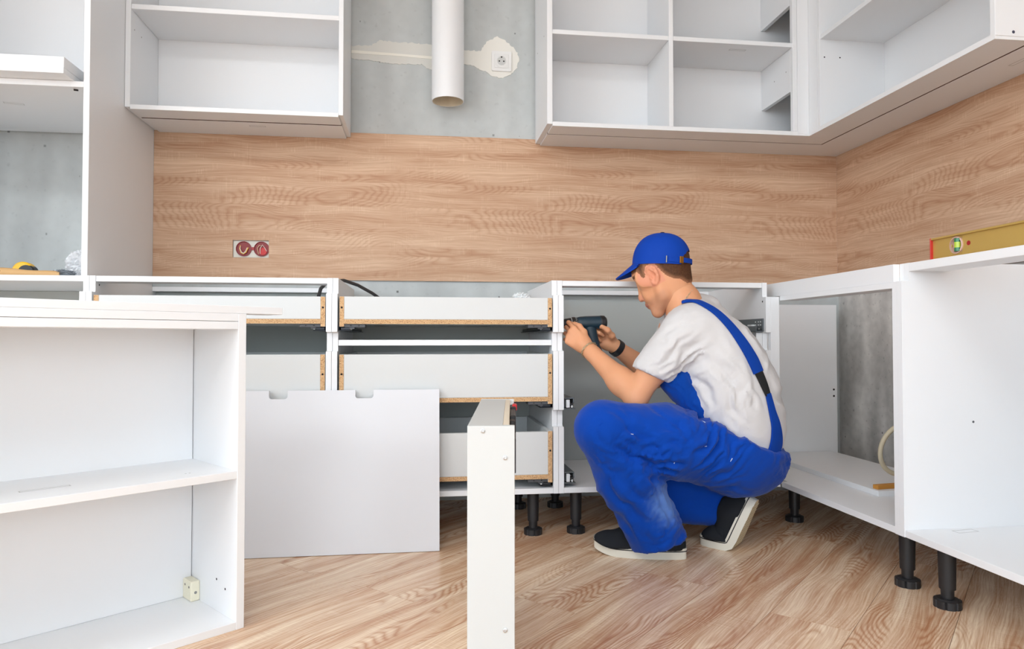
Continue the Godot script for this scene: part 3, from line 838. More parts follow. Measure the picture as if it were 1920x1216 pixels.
func drawer(unit: Node3D, x0: float, x1: float, y0: float, y1: float, by: float, ftop: float) -> void:
	var cx := (x0 + x1) / 2
	var T := 0.0150
	var zf := 0.6045; var zb := 0.12
	var c0 := V(cx, y0, 0.6)
	var f := func(v: Vector3) -> Vector3: return v - c0
	var body := MB.new()
	body.box(f.call(V(x0 + T, by, zb)), f.call(V(x1 - T, by + 0.0155, zf - 0.0012)))
	body.box(f.call(V(x0 + T, by + 0.0157, zb)), f.call(V(x1 - T, ftop, zb + 0.016)))
	var o := obj("drawer", body, WHITE2, unit)
	o.position = c0 - unit.position
	part("chipboard_edge", f.call(V(x0 + T, by + 0.0004, zf - 0.0012)), f.call(V(x1 - T, by + 0.0151, zf)), CHIP, o, 0.0)
	part("front_board", f.call(V(x0 + T, by + 0.0157, zf - 0.018)), f.call(V(x1 - T, ftop, zf - 0.001)), WHITE2, o)
	for k in 2:
		var a := x0 if k == 0 else x1 - T
		part("side_board", f.call(V(a, y0, zb)), f.call(V(a + T, y1, zf - 0.0012)), WHITE2, o)
		part("chipboard_edge", f.call(V(a + 0.0004, y0 + 0.0004, zf - 0.0012)), f.call(V(a + T - 0.0004, y1 - 0.0004, zf)), CHIP, o, 0.0)
		disc("dowel_hole", f.call(V(a + T / 2, y0 + (0.062 if y1 - y0 < 0.11 else (y1 - y0) * 0.62), zf)), Vector3.BACK, 0.0034, HOLE, o)
	# clip and hidden runner under each side
	for s in [-1.0, 1.0]:
		var e := x0 if s < 0 else x1
		var m := MB.new()
		m.x = Transform3D(Basis.IDENTITY, f.call(V(e, by - 0.0002, zf)))
		m.box(V(-s * 0.082, -0.011, -0.06), V(-s * 0.0155, -0.0002, -0.006), 0.001)
		m.box(V(-s * 0.048, -0.016, -0.05), V(-s * 0.030, -0.010, -0.009), 0.001)
		obj("drawer_clip", m, mat(rgb(74, 76, 80), 0.45), o)
		for q in [-0.062, -0.036]: disc("screw_hole", f.call(V(e + s * q, by - 0.0055, zf - 0.006)), Vector3.BACK, 0.002, HOLE, o)
		m = MB.new()
		m.x = Transform3D(Basis.IDENTITY, f.call(V(e, y0, zf)))
		m.box(V(-s * 0.040, -0.014, -0.46), V(s * 0.004, -0.0115, -0.012), 0.0006)
		m.box(V(-s * 0.034, -0.0115, -0.46), V(-s * 0.002, -0.0012, -0.014), 0.002)
		m.box(V(s * 0.002, -0.012, -0.46), V(s * 0.0045, 0.008, -0.012), 0.0006)
		obj("drawer_runner", m, mat(rgb(52, 55, 60), 0.35, 0.6), o)
		m = MB.new()
		m.x = Transform3D(Basis.IDENTITY, f.call(V(e, y0, zf)))
		m.box(V(-s * 0.040, -0.009, -0.02), V(-s * 0.033, -0.003, -0.011), 0.001)
		obj("pin", m, STEEL, o)

func drawers() -> void:
	var l: Node3D = get_node("base_unit_001"); var c: Node3D = get_node("base_unit_002")
	drawer(l, -2.8690, -2.1675, 0.7103, 0.8075, 0.7195, 0.8075)
	drawer(l, -2.8690, -2.1675, 0.4517, 0.6205, 0.4605, 0.6205)
	drawer(c, -2.1230, -1.4215, 0.7103, 0.8085, 0.7190, 0.8085)
	drawer(c, -2.1230, -1.4215, 0.4517, 0.6200, 0.4605, 0.6200)
	drawer(c, -2.1230, -1.4215, 0.1892, 0.3610, 0.2010, 0.3590)

# ---------------------------------------------------------------- cabinet standing in the foreground
func front_cabinet() -> void:
	var o := thing("open_cabinet", "white shelved cabinet standing on the floor at the front left, turned at an angle", "cabinet", V(-2.2662, 0.0, 1.2165), atan2(0.629, 0.777))
	var W := 0.80; var D := 0.272; var T := 0.019
	part("side_panel", V(-T, 0, -D), V(0, 0.7285, 0), WHITE, o)
	part("side_panel", V(-W, 0, -D), V(-W + T, 0.7285, 0), WHITE, o)
	part("bottom_panel", V(-W + T, 0.0, -D), V(-T, 0.018, -0.0005), WHITE, o)
	part("top_panel", V(-W + T, 0.7107, -D), V(-T, 0.7285, -0.0005), WHITE, o)
	part("top_rail", V(-W + T, 0.6920, -0.09), V(-T, 0.7098, -0.0005), WHITE, o)
	part("shelf", V(-W + T, 0.3462, -D + 0.022), V(-T, 0.3640, -0.0015), WHITE, o)
	part("back_panel", V(-W + T, 0.0182, -D + 0.006), V(-T - 0.0015, 0.7105, -D + 0.022), WHITE, o)
	var blk := MB.new()
	blk.x = Transform3D(Basis.IDENTITY, V(-T, 0.0182, -D + 0.0222))
	blk.box(V(-0.0225, 0, 0.0), V(-0.0002, 0.049, 0.050), 0.002)
	var bk := obj("hanger_block", blk, mat(rgb(236, 230, 206), 0.5), o)
	for q in [[-0.0225, 0.036, 0.014], [-0.0225, 0.034, 0.038]]: disc("screw", V(-T + q[0], 0.0182 + q[1], -D + 0.0222 + q[2]), Vector3.LEFT, 0.003, mat(rgb(110, 104, 92), 0.5), bk)
	disc("screw", V(-T - 0.011, 0.0182 + 0.021, -D + 0.0222 + 0.050), Vector3.BACK, 0.0036, mat(rgb(150, 150, 146), 0.4, 0.5), bk)
	for q in [[0.092, -0.105], [0.0795, -0.058]]: disc("hole", V(-T, q[0], q[1]), Vector3.LEFT, 0.0028, HOLE, o)
	for q in [[0.364, -0.052], [0.364, -0.074]]: disc("hole", V(-0.084 + q[1] * 0.4, q[0], -0.055), Vector3.UP, 0.0022, MARK, o)
	stamp(V(-0.375, 0.364, -0.10), Vector3.RIGHT, Vector3.FORWARD, 0.045, 0.006, o)
	var l := thing("loose_lath", "thin white lath on the angled front cabinet, its end jutting out over the drawers", "board", V(-2.2662, 0.7287, 1.2165), atan2(0.629, 0.777))
	part("board", V(-0.78, 0.0, -0.075), V(0.0915, 0.0175, -0.001), WHITE, l)

func loose_things() -> void:
	# loose drawer front leaning on the drawers
	var th := atan2(0.687 - 0.628, 0.503)
	var o := thing("furniture_panel", "large flat white drawer front with two finger notches, leaning on the drawers", "panel", V(-2.168, 0.0, 0.690))
	var poly := PackedVector2Array()
	var hw := 0.3675; var ht := 0.5085
	poly.append(Vector2(-hw, 0)); poly.append(Vector2(hw, 0)); poly.append(Vector2(hw, ht))
	for c in [0.128, -0.139]:
		var w := 0.0285; var dp := 0.0265; var r := 0.009
		poly.append(Vector2(c + w, ht))
		for k in 6:
			var a := k / 5.0 * PI / 2
			poly.append(Vector2(c + w - r + r * cos(a), ht - dp + r - r * sin(a)))
		for k in 6:
			var a := k / 5.0 * PI / 2
			poly.append(Vector2(c - w + r - r * sin(a), ht - dp + r - r * cos(a)))
		poly.append(Vector2(c - w, ht))
	poly.append(Vector2(-hw, ht))
	var b := MB.new()
	b.x = Transform3D(Basis(Vector3.RIGHT, -th), V(0, 0.0015, 0))
	b.prism(poly, 2, -0.018, 0.0)
	obj("panel", b, mat(Color(0.885, 0.89, 0.905), 0.35, 0.0, 0.45), o)
	# loose drawer box standing on its side
	var fwd := V(0.12983, 0, -0.99154); var rt := V(0.99154, 0, 0.12983)
	var dd := 1.2
	var p := V(-1.8609, 0, 2.9156) + fwd * dd + rt * 0.0046
	o = thing("drawer", "loose white drawer box stood upright on its side in the foreground, three screw heads showing", "drawer", p, -0.1302)
	var w := 0.0815; var H := 0.5195; var D := 0.548
	var lam_dimmed := mat(Color(0.79, 0.795, 0.785), 0.5, 0.0, 0.35)  # drawer white darkened on the brightly lit boards to offset the light
	part("front_board", V(-w, 0, -0.016), V(0, H, 0), lam_dimmed, o)
	part("back_board", V(-w, 0, -D), V(0, H, -D + 0.016), WHITE2, o)
	part("side_board", V(-w, H - 0.016, -D + 0.016), V(-0.0205, H - 0.0002, -0.0162), lam_dimmed, o)
	part("side_board", V(-w, 0.0002, -D + 0.016), V(-0.0205, 0.016, -0.0162), WHITE2, o)
	part("bottom_board", V(-0.0205, 0.0, -D + 0.016), V(-0.0095, H - 0.0004, -0.0162), MDF, o)
	b = MB.new()
	b.box(V(-0.009, H - 0.10, -0.42), V(0.004, H - 0.002, -0.36), 0.002); b.box(V(-0.009, H - 0.03, -0.36), V(0.003, H - 0.006, -0.22), 0.002); b.box(V(-0.009, H - 0.055, -0.24), V(0.001, H - 0.012, -0.18), 0.002)
	var cl := obj("drawer_clip", b, BLACK, o)
	b = MB.new()
	b.box(V(-0.004, H - 0.012, -0.405), V(0.0065, H + 0.002, -0.372), 0.002)
	obj("lever", b, mat(rgb(190, 28, 34), 0.4), cl)
	b = MB.new()
	b.box(V(-0.009, H - 0.085, -0.10), V(0.0022, H - 0.025, -0.02), 0.001)
	obj("drawer_clip", b, BLACK, o)
	for q in [[-0.055, H - 0.0085], [-0.0165, H - 0.0545], [-0.0165, 0.172]]:
		b = MB.new()
		b.x = Transform3D(Basis(Vector3.RIGHT, PI / 2), V(q[0], q[1], 0.0))
		b.lathe([Vector2(0.0042, -0.0005), Vector2(0.0040, 0.0012), Vector2(0.0022, 0.0018), Vector2(0.0016, 0.0006), Vector2(0.0, 0.0006)], 16)
		obj("screw", b, STEEL, o)
	# spirit level
	o = thing("spirit_level", "brass-coloured spirit level with a green vial, standing on the right base cabinet", "spirit level", V(-0.535, 0.8697, 1.262))
	var brass := mat(rgb(204, 172, 96), 0.42, 0.45)
	var lv := MB.new()
	# web and flanges of the I section
	lv.box(V(-0.004, 0.0, 0.002), V(0.004, 0.0605, 0.066), 0.0005)
	lv.box(V(-0.004, 0.0, 0.101), V(0.004, 0.0605, 0.70), 0.0005)
	lv.box(V(-0.004, 0.0, 0.066), V(0.004, 0.015, 0.101), 0.0); lv.box(V(-0.004, 0.050, 0.066), V(0.004, 0.0605, 0.101), 0.0)
	lv.box(V(-0.0105, 0.0, 0.002), V(0.0105, 0.005, 0.70), 0.0008); lv.box(V(-0.0105, 0.0555, 0.002), V(0.0105, 0.0605, 0.70), 0.0008)
	obj("rail", lv, brass, o)
	part("end_cap", V(-0.011, 0.0, -0.001), V(0.011, 0.061, 0.0025), mat(rgb(200, 48, 44), 0.5), o)
	var ring := MB.new()
	ring.x = Transform3D(Basis(Vector3.BACK, PI / 2), V(-0.004, 0.0325, 0.0835))
	ring.lathe([Vector2(0.0215, -0.001), Vector2(0.0215, 0.003), Vector2(0.0185, 0.004), Vector2(0.0175, -0.006), Vector2(0.0, -0.006)], 28)
	obj("vial_housing", ring, mat(rgb(212, 176, 160), 0.4), o)
	var vi := MB.new()
	vi.tube([V(-0.0065, 0.0165, 0.0895), V(-0.0065, 0.0485, 0.0895)], 0.0075, 14)
	var vial := obj("vial", vi, mat(rgb(180, 204, 70), 0.15), o)
	vi = MB.new(); vi.tube([V(-0.0067, 0.0165, 0.0895), V(-0.0067, 0.0255, 0.0895)], 0.0077, 14); vi.tube([V(-0.0067, 0.0395, 0.0895), V(-0.0067, 0.0485, 0.0895)], 0.0077, 14)
	obj("vial_end", vi, mat(rgb(52, 120, 84), 0.2), vial)
	disc("rivet", V(-0.0041, 0.033, 0.1215), Vector3.LEFT, 0.0058, mat(rgb(160, 22, 30), 0.4), o)
	# things inside the corner unit
	o = thing("loose_board", "white loose board lying flat on the floor of the corner base cabinet", "board", V(-0.2, 0.1702, 0.5))
	part("board", V(-0.2215, 0.0, -0.395), V(0.10, 0.0175, 0.365), WHITE, o)
	o = thing("wood_offcut", "short orange-brown wooden batten lying across the loose white board", "offcut", V(-0.37, 0.188, 0.88), 0.15)
	part("batten", V(-0.034, 0.0, -0.06), V(0.12, 0.013, -0.038), mat(rgb(204, 142, 62), 0.7), o)
	var h := MB.new()
	var pts := []
	for k in 25:
		var a := lerpf(0.25, 1.62, k / 24.0) * PI
		pts.append(V(-0.305 + 0.082 * cos(a), 0.312 + 0.085 * sin(a), 0.83 + 0.02 * sin(a)))
	h.tube(pts, 0.0075, 12)
	var ho := obj("drain_hose", h, mat(rgb(206, 194, 166), 0.5), self)
	tag(ho, "beige flexible hose curving up inside the corner base cabinet", "hose")
	# black cables
	var cb := MB.new()
	cb.tube([V(-2.215, 0.80, 0.45), V(-2.205, 0.845, 0.44), V(-2.185, 0.874, 0.40), V(-2.168, 0.884, 0.30), V(-2.147, 0.8895, 0.26), V(-2.10, 0.8765, 0.20), V(-2.05, 0.850, 0.15), V(-2.00, 0.815, 0.12), V(-1.96, 0.75, 0.11)], 0.0062, 10)
	var co := obj("power_cable", cb, mat(rgb(58, 58, 60), 0.5), self)
	tag(co, "thick black cable looped over the panel between the two drawer cabinets", "cable")
	# tools on the far-left base unit
	o = thing("tape_measure", "yellow and black tape measure lying behind the wooden handle at the far left", "tape measure", V(-3.175, 0.8697, 0.40))
	b = MB.new()
	b.x = Transform3D(Basis(Vector3.RIGHT, PI / 2), V(0, 0.024, 0.016))
	b.lathe([Vector2(0.0, 0.0), Vector2(0.030, 0.0), Vector2(0.034, -0.004), Vector2(0.034, -0.028), Vector2(0.030, -0.032), Vector2(0.0, -0.032)], 28)
	for i in b.v.size(): if b.v[i].y < 0.0: b.v[i].y = 0.0
	obj("case", b, mat(rgb(240, 186, 24), 0.4), o)
	b = MB.new()
	b.x = Transform3D(Basis(Vector3.RIGHT, PI / 2), V(0.012, 0.022, 0.0165))
	b.lathe([Vector2(0.0, 0.001), Vector2(0.024, 0.001), Vector2(0.027, -0.004), Vector2(0.027, -0.029), Vector2(0.024, -0.034), Vector2(0.0, -0.034)], 24)
	b.box(V(0.0, -0.012, 0.0), V(0.045, -0.026, 0.02), 0.001)
	for i in b.v.size(): if b.v[i].y < 0.0: b.v[i].y = 0.0
	obj("grip", b, BLACK, o)
	o = thing("hammer", "tool with a pale wooden handle, a hole in its end, at the far left", "hammer", V(-3.17, 0.8697, 0.47), 0.08)
	b = MB.new()
	var hp := []; var hr := []
	for k in 9:
		var a := k / 8.0
		hp.append(V(-0.055 + 0.19 * a, 0.0165 - 0.004 * a, 0.0)); hr.append(0.0155 - 0.006 * a + 0.0016 * sin(a * 9.0))
	b.tube(hp, hr, 14)
	var wood := mat(rgb(204, 162, 108), 0.6)
	obj("handle", b, wood, o)
	disc("hole", V(-0.035, 0.0175, 0.0152), Vector3.BACK, 0.004, mat(rgb(110, 66, 40), 0.8), o)
	b = MB.new(); b.box(V(-0.105, 0.0, -0.02), V(-0.055, 0.034, 0.02), 0.003)
	obj("head", b, BLACK, o)
	var film := mat(Color(0.97, 0.97, 0.98, 0.42), 0.2, 0.0, 0.8)
	film.transparency = BaseMaterial3D.TRANSPARENCY_ALPHA; film.cull_mode = BaseMaterial3D.CULL_DISABLED
	var bag := obj("plastic_bag", crumple(V(0.062, 0.056, 0.06), 31, 0.4, 2), film)
	bag.position = V(-3.018, 0.929, 0.36)
	tag(bag, "crumpled clear plastic bag in the corner of the tall cabinet", "plastic bag")
	var gm := mat(Color(0.52, 0.55, 0.58, 0.75), 0.2, 0.0, 0.8)
	gm.transparency = BaseMaterial3D.TRANSPARENCY_ALPHA; gm.cull_mode = BaseMaterial3D.CULL_DISABLED
	var gw := obj("plastic_wrap", crumple(V(0.058, 0.017, 0.04), 77, 0.5, 4), gm)
	gw.position = V(-3.035, 0.888, 0.44)
	tag(gw, "low heap of grey crumpled plastic wrap between the handle and the clear bag", "plastic wrap")
	var foam := obj("bubble_wrap", crumple(V(0.05, 0.03, 0.05), 55, 0.45, 4), mat(Color(0.93, 0.94, 0.94), 0.4))
	foam.position = V(-1.472, 0.829, 0.22)
	tag(foam, "white crumpled packing wrap sticking up behind the middle top drawer", "packing wrap")

func crumple(r: Vector3, sd: int, amp: float, detail: int) -> MB:
	var b := MB.new()
	var nz := noise(sd, 1.3 * detail, 2)
	nz.noise_type = FastNoiseLite.TYPE_CELLULAR
	nz.cellular_return_type = FastNoiseLite.RETURN_DISTANCE2_SUB
	var R := 22; var S := 40
	var g := []
	for i in R + 1:
		var row := []
		for j in S:
			var a := PI * i / R; var t := TAU * j / S
			var d := V(sin(a) * cos(t), cos(a), sin(a) * sin(t))
			var k := 1.0 + amp * (nz.get_noise_3d(d.x, d.y, d.z) * 1.2 + 0.25)
			row.append(V(d.x * r.x, d.y * r.y, d.z * r.z) * k)
		g.append(row)
	for i in R:
		for j in S:
			var A: Vector3 = g[i][j]; var B: Vector3 = g[i][(j + 1) % S]; var C: Vector3 = g[i + 1][(j + 1) % S]; var D: Vector3 = g[i + 1][j]
			b.tri(A, B, C, A + B + C); b.tri(A, C, D, A + C + D)
	return b

# ---------------------------------------------------------------- implicit surfaces (smooth unions meshed as surface nets)
class SDF:
	var o: Vector3
	var h: float
	var nx: int
	var ny: int
	var nz: int
	var g := PackedFloat32Array()
	func _init(lo: Vector3, hi: Vector3, cell: float) -> void:
		o = lo; h = cell
		nx = int(ceil((hi.x - lo.x) / cell)) + 1; ny = int(ceil((hi.y - lo.y) / cell)) + 1; nz = int(ceil((hi.z - lo.z) / cell)) + 1
		g.resize(nx * ny * nz); g.fill(1.0)
	func rng(lo: Vector3, hi: Vector3) -> PackedInt32Array:
		return PackedInt32Array([maxi(0, int((lo.x - o.x) / h)), mini(nx - 1, int((hi.x - o.x) / h) + 1), maxi(0, int((lo.y - o.y) / h)), mini(ny - 1, int((hi.y - o.y) / h) + 1), maxi(0, int((lo.z - o.z) / h)), mini(nz - 1, int((hi.z - o.z) / h) + 1)])
	# tapered capsule, smooth union over k
	func cap(a: Vector3, b: Vector3, ra: float, rb: float, k := 0.01) -> void:
		var m := maxf(ra, rb) + k + h * 2.5
		var e := Vector3(m, m, m)
		var w := rng(Vector3(minf(a.x, b.x), minf(a.y, b.y), minf(a.z, b.z)) - e, Vector3(maxf(a.x, b.x), maxf(a.y, b.y), maxf(a.z, b.z)) + e)
		var ba := b - a
		var il := 1.0 / maxf(ba.length_squared(), 1e-12)
		var ik := 0.25 / k
		for iz in range(w[4], w[5] + 1):
			for iy in range(w[2], w[3] + 1):
				var i := (iz * ny + iy) * nx + w[0]
				var pa := Vector3(o.x + w[0] * h, o.y + iy * h, o.z + iz * h) - a
				for ix in range(w[0], w[1] + 1):
					var t := clampf(pa.dot(ba) * il, 0.0, 1.0)
					var d := (pa - ba * t).length() - ra - (rb - ra) * t
					var c := g[i]
					var q := k - absf(c - d)
					g[i] = minf(c, d) - (q * q * ik if q > 0.0 else 0.0)
					i += 1
					pa.x += h
	# ellipsoid in a frame b (columns = axes); sign < 0 carves it out
	func ell(c0: Vector3, r: Vector3, b: Basis, k := 0.01, carve := false) -> void:
		var m := maxf(r.x, maxf(r.y, r.z)) + k + h * 2.5
		var e := Vector3(m, m, m)
		var w := rng(c0 - e, c0 + e)
		var ax := b.x / r.x; var ay := b.y / r.y; var az := b.z / r.z
		var ik := 0.25 / k
		for iz in range(w[4], w[5] + 1):
			for iy in range(w[2], w[3] + 1):
				var i := (iz * ny + iy) * nx + w[0]
				var p := Vector3(o.x + w[0] * h, o.y + iy * h, o.z + iz * h) - c0
				for ix in range(w[0], w[1] + 1):
					var q := Vector3(p.dot(ax), p.dot(ay), p.dot(az))
					var k0 := q.length()
					var k1 := Vector3(q.x / r.x, q.y / r.y, q.z / r.z).length()
					var d := k0 * (k0 - 1.0) / maxf(k1, 1e-6)
					var c := g[i]
					if carve:
						d = -d
						var s := k - absf(c - d)
						g[i] = maxf(c, d) + (s * s * ik if s > 0.0 else 0.0)
					else:
						var s := k - absf(c - d)
						g[i] = minf(c, d) - (s * s * ik if s > 0.0 else 0.0)
					i += 1
					p.x += h
	# keep the side where n . (p - c) < 0, within reach of c
	func cut(c0: Vector3, n: Vector3, reach: float) -> void:
		var e := Vector3(reach, reach, reach)
		var w := rng(c0 - e, c0 + e)
		for iz in range(w[4], w[5] + 1):
			for iy in range(w[2], w[3] + 1):
				var i := (iz * ny + iy) * nx + w[0]
				var p := Vector3(o.x + w[0] * h, o.y + iy * h, o.z + iz * h) - c0
				for ix in range(w[0], w[1] + 1):
					if p.length_squared() < reach * reach: g[i] = maxf(g[i], p.dot(n))
					i += 1
					p.x += h
	func val(p: Vector3) -> float:
		var q := (p - o) / h
		var ix := clampi(int(q.x), 0, nx - 2); var iy := clampi(int(q.y), 0, ny - 2); var iz := clampi(int(q.z), 0, nz - 2)
		var f := q - Vector3(ix, iy, iz)
		var i := (iz * ny + iy) * nx + ix
		var sy := nx; var sz := nx * ny
		var a := lerpf(lerpf(g[i], g[i + 1], f.x), lerpf(g[i + sy], g[i + sy + 1], f.x), f.y)
		var b := lerpf(lerpf(g[i + sz], g[i + sz + 1], f.x), lerpf(g[i + sz + sy], g[i + sz + sy + 1], f.x), f.y)
		return lerpf(a, b, f.z)
	func grad(p: Vector3) -> Vector3:
		var e := h
		return Vector3(val(p + Vector3(e, 0, 0)) - val(p - Vector3(e, 0, 0)), val(p + Vector3(0, e, 0)) - val(p - Vector3(0, e, 0)), val(p + Vector3(0, 0, e)) - val(p - Vector3(0, 0, e))).normalized()
	func onto(p: Vector3, off: float) -> Vector3:
		for k in 8:
			p -= grad(p) * clampf(val(p) - off, -0.02, 0.02)
		return p
	# [vertices, quads as triangle indices]
	func net() -> Array:
		var verts := PackedVector3Array()
		var idx := PackedInt32Array()
		var id := PackedInt32Array(); id.resize(nx * ny * nz); id.fill(-1)
		var sy := nx; var sz := nx * ny
		var lim := h * 2.0
		var off := [0, 1, sy, sy + 1, sz, sz + 1, sz + sy, sz + sy + 1]
		for iz in nz - 1:
			for iy in ny - 1:
				var i := iz * sz + iy * sy - 1
				for ix in nx - 1:
					i += 1
					var v0 := g[i]
					if v0 > lim or v0 < -lim: continue
					var v1 := g[i + 1]; var v2 := g[i + sy]; var v3 := g[i + sy + 1]
					var v4 := g[i + sz]; var v5 := g[i + sz + 1]; var v6 := g[i + sz + sy]; var v7 := g[i + sz + sy + 1]
					var lo := minf(minf(minf(v0, v1), minf(v2, v3)), minf(minf(v4, v5), minf(v6, v7)))
					var hi := maxf(maxf(maxf(v0, v1), maxf(v2, v3)), maxf(maxf(v4, v5), maxf(v6, v7)))
					if lo >= 0.0 or hi < 0.0: continue
					var s := Vector3.ZERO; var n := 0
					if (v0 < 0.0) != (v1 < 0.0): s += Vector3(v0 / (v0 - v1), 0, 0); n += 1
					if (v2 < 0.0) != (v3 < 0.0): s += Vector3(v2 / (v2 - v3), 1, 0); n += 1
					if (v4 < 0.0) != (v5 < 0.0): s += Vector3(v4 / (v4 - v5), 0, 1); n += 1
					if (v6 < 0.0) != (v7 < 0.0): s += Vector3(v6 / (v6 - v7), 1, 1); n += 1
					if (v0 < 0.0) != (v2 < 0.0): s += Vector3(0, v0 / (v0 - v2), 0); n += 1
					if (v1 < 0.0) != (v3 < 0.0): s += Vector3(1, v1 / (v1 - v3), 0); n += 1
					if (v4 < 0.0) != (v6 < 0.0): s += Vector3(0, v4 / (v4 - v6), 1); n += 1
					if (v5 < 0.0) != (v7 < 0.0): s += Vector3(1, v5 / (v5 - v7), 1); n += 1
					if (v0 < 0.0) != (v4 < 0.0): s += Vector3(0, 0, v0 / (v0 - v4)); n += 1
					if (v1 < 0.0) != (v5 < 0.0): s += Vector3(1, 0, v1 / (v1 - v5)); n += 1
					if (v2 < 0.0) != (v6 < 0.0): s += Vector3(0, 1, v2 / (v2 - v6)); n += 1
					if (v3 < 0.0) != (v7 < 0.0): s += Vector3(1, 1, v3 / (v3 - v7)); n += 1
					id[i] = verts.size()
					verts.append(o + (Vector3(ix, iy, iz) + s / n) * h)
					# faces round the three edges that meet at this corner
					if ix > 0 and iy > 0 and iz > 0:
						if (v0 < 0.0) != (v1 < 0.0): face(idx, id[i - sy - sz], id[i - sz], id[i], id[i - sy], v0 < 0.0)
						if (v0 < 0.0) != (v2 < 0.0): face(idx, id[i - 1 - sz], id[i - 1], id[i], id[i - sz], v0 < 0.0)
						if (v0 < 0.0) != (v4 < 0.0): face(idx, id[i - 1 - sy], id[i - sy], id[i], id[i - 1], v0 < 0.0)
		return [verts, idx]
	func face(idx: PackedInt32Array, a: int, b: int, c: int, d: int, inside: bool) -> void:
		if a < 0 or b < 0 or c < 0 or d < 0: return
		if inside:
			idx.append_array(PackedInt32Array([a, c, b, a, d, c]))
		else:
			idx.append_array(PackedInt32Array([a, b, c, a, c, d]))

func vertex_normals(v: PackedVector3Array, idx: PackedInt32Array) -> PackedVector3Array:
	var n := PackedVector3Array(); n.resize(v.size())
	for t in range(0, idx.size(), 3):
		var a := idx[t]; var b := idx[t + 1]; var c := idx[t + 2]
		var w := (v[c] - v[a]).cross(v[b] - v[a])
		n[a] += w; n[b] += w; n[c] += w
	for i in n.size(): n[i] = n[i].normalized()
	return n
# append an indexed mesh to a bag of arrays {v, n, c, i}
func bag() -> Dictionary:
	return {"v": PackedVector3Array(), "n": PackedVector3Array(), "c": PackedColorArray(), "i": PackedInt32Array()}
func pour(B: Dictionary, v: PackedVector3Array, idx: PackedInt32Array, cols: PackedColorArray) -> void:
	var base: int = B.v.size()
	var n := vertex_normals(v, idx)
	var iv: PackedInt32Array = idx.duplicate()
	for k in iv.size(): iv[k] += base
	var bv: PackedVector3Array = B.v; bv.append_array(v); B.v = bv
	var bn: PackedVector3Array = B.n; bn.append_array(n); B.n = bn
	var bc: PackedColorArray = B.c; bc.append_array(cols); B.c = bc
	var bi: PackedInt32Array = B.i; bi.append_array(iv); B.i = bi
func bag_mesh(B: Dictionary) -> ArrayMesh:
	var a := []; a.resize(Mesh.ARRAY_MAX)
	a[Mesh.ARRAY_VERTEX] = B.v; a[Mesh.ARRAY_NORMAL] = B.n; a[Mesh.ARRAY_COLOR] = B.c; a[Mesh.ARRAY_INDEX] = B.i
	var m := ArrayMesh.new(); m.add_surface_from_arrays(Mesh.PRIMITIVE_TRIANGLES, a)
	return m
func flat_cols(n: int, c: Color) -> PackedColorArray:
	var k := PackedColorArray(); k.resize(n); k.fill(c); return k
func vc_mat(rough: float, spec := 0.4) -> StandardMaterial3D:
	var m := mat(Color.WHITE, rough, 0.0, spec)
	m.vertex_color_use_as_albedo = true
	return m

# cloth: push vertices along their normals by a sum of local fold fields
# field = [centre, reach, direction along the fold, across, wavelength, height, bend]
var fold_noise := noise(301, 1.0, 2)
func folded(v: PackedVector3Array, idx: PackedInt32Array, fields: Array, grain := 0.0, calm := []) -> PackedVector3Array:
	var n := vertex_normals(v, idx)
	var r := PackedVector3Array(); r.resize(v.size())
	for i in v.size():
		var p := v[i]
		var d := 0.0
		for f in fields:
			var q: Vector3 = p - f[0]
			var L := q.length()
			if L > f[1]: continue
			var w: float = smoothstep(f[1], f[1] * 0.35, L)
			var al: Vector3 = f[2]; var ac: Vector3 = f[3]
			var s: float = q.dot(ac) / f[4]
			var t: float = q.dot(al) / f[4]
			s += f[6] * t + 0.55 * fold_noise.get_noise_2d(t * 0.35, s * 0.4)
			var k: float = fold_noise.get_noise_2d(s * 1.0 + f[0].x * 31.0, t * 0.16 + f[0].y * 17.0)
			d += w * f[5] * (1.0 - 2.2 * absf(k)) 
		if grain > 0.0: d += grain * fold_noise.get_noise_3d(p.x * 22.0, p.y * 22.0, p.z * 22.0)
		var q := 1.0
		for k in calm.size() - 1:
			var e := Geometry3D.get_closest_point_to_segment(p, calm[k], calm[k + 1])
			q = minf(q, smoothstep(0.018, 0.05, e.distance_to(p)))
		r[i] = p + n[i] * d * 1.7 * q
	return r
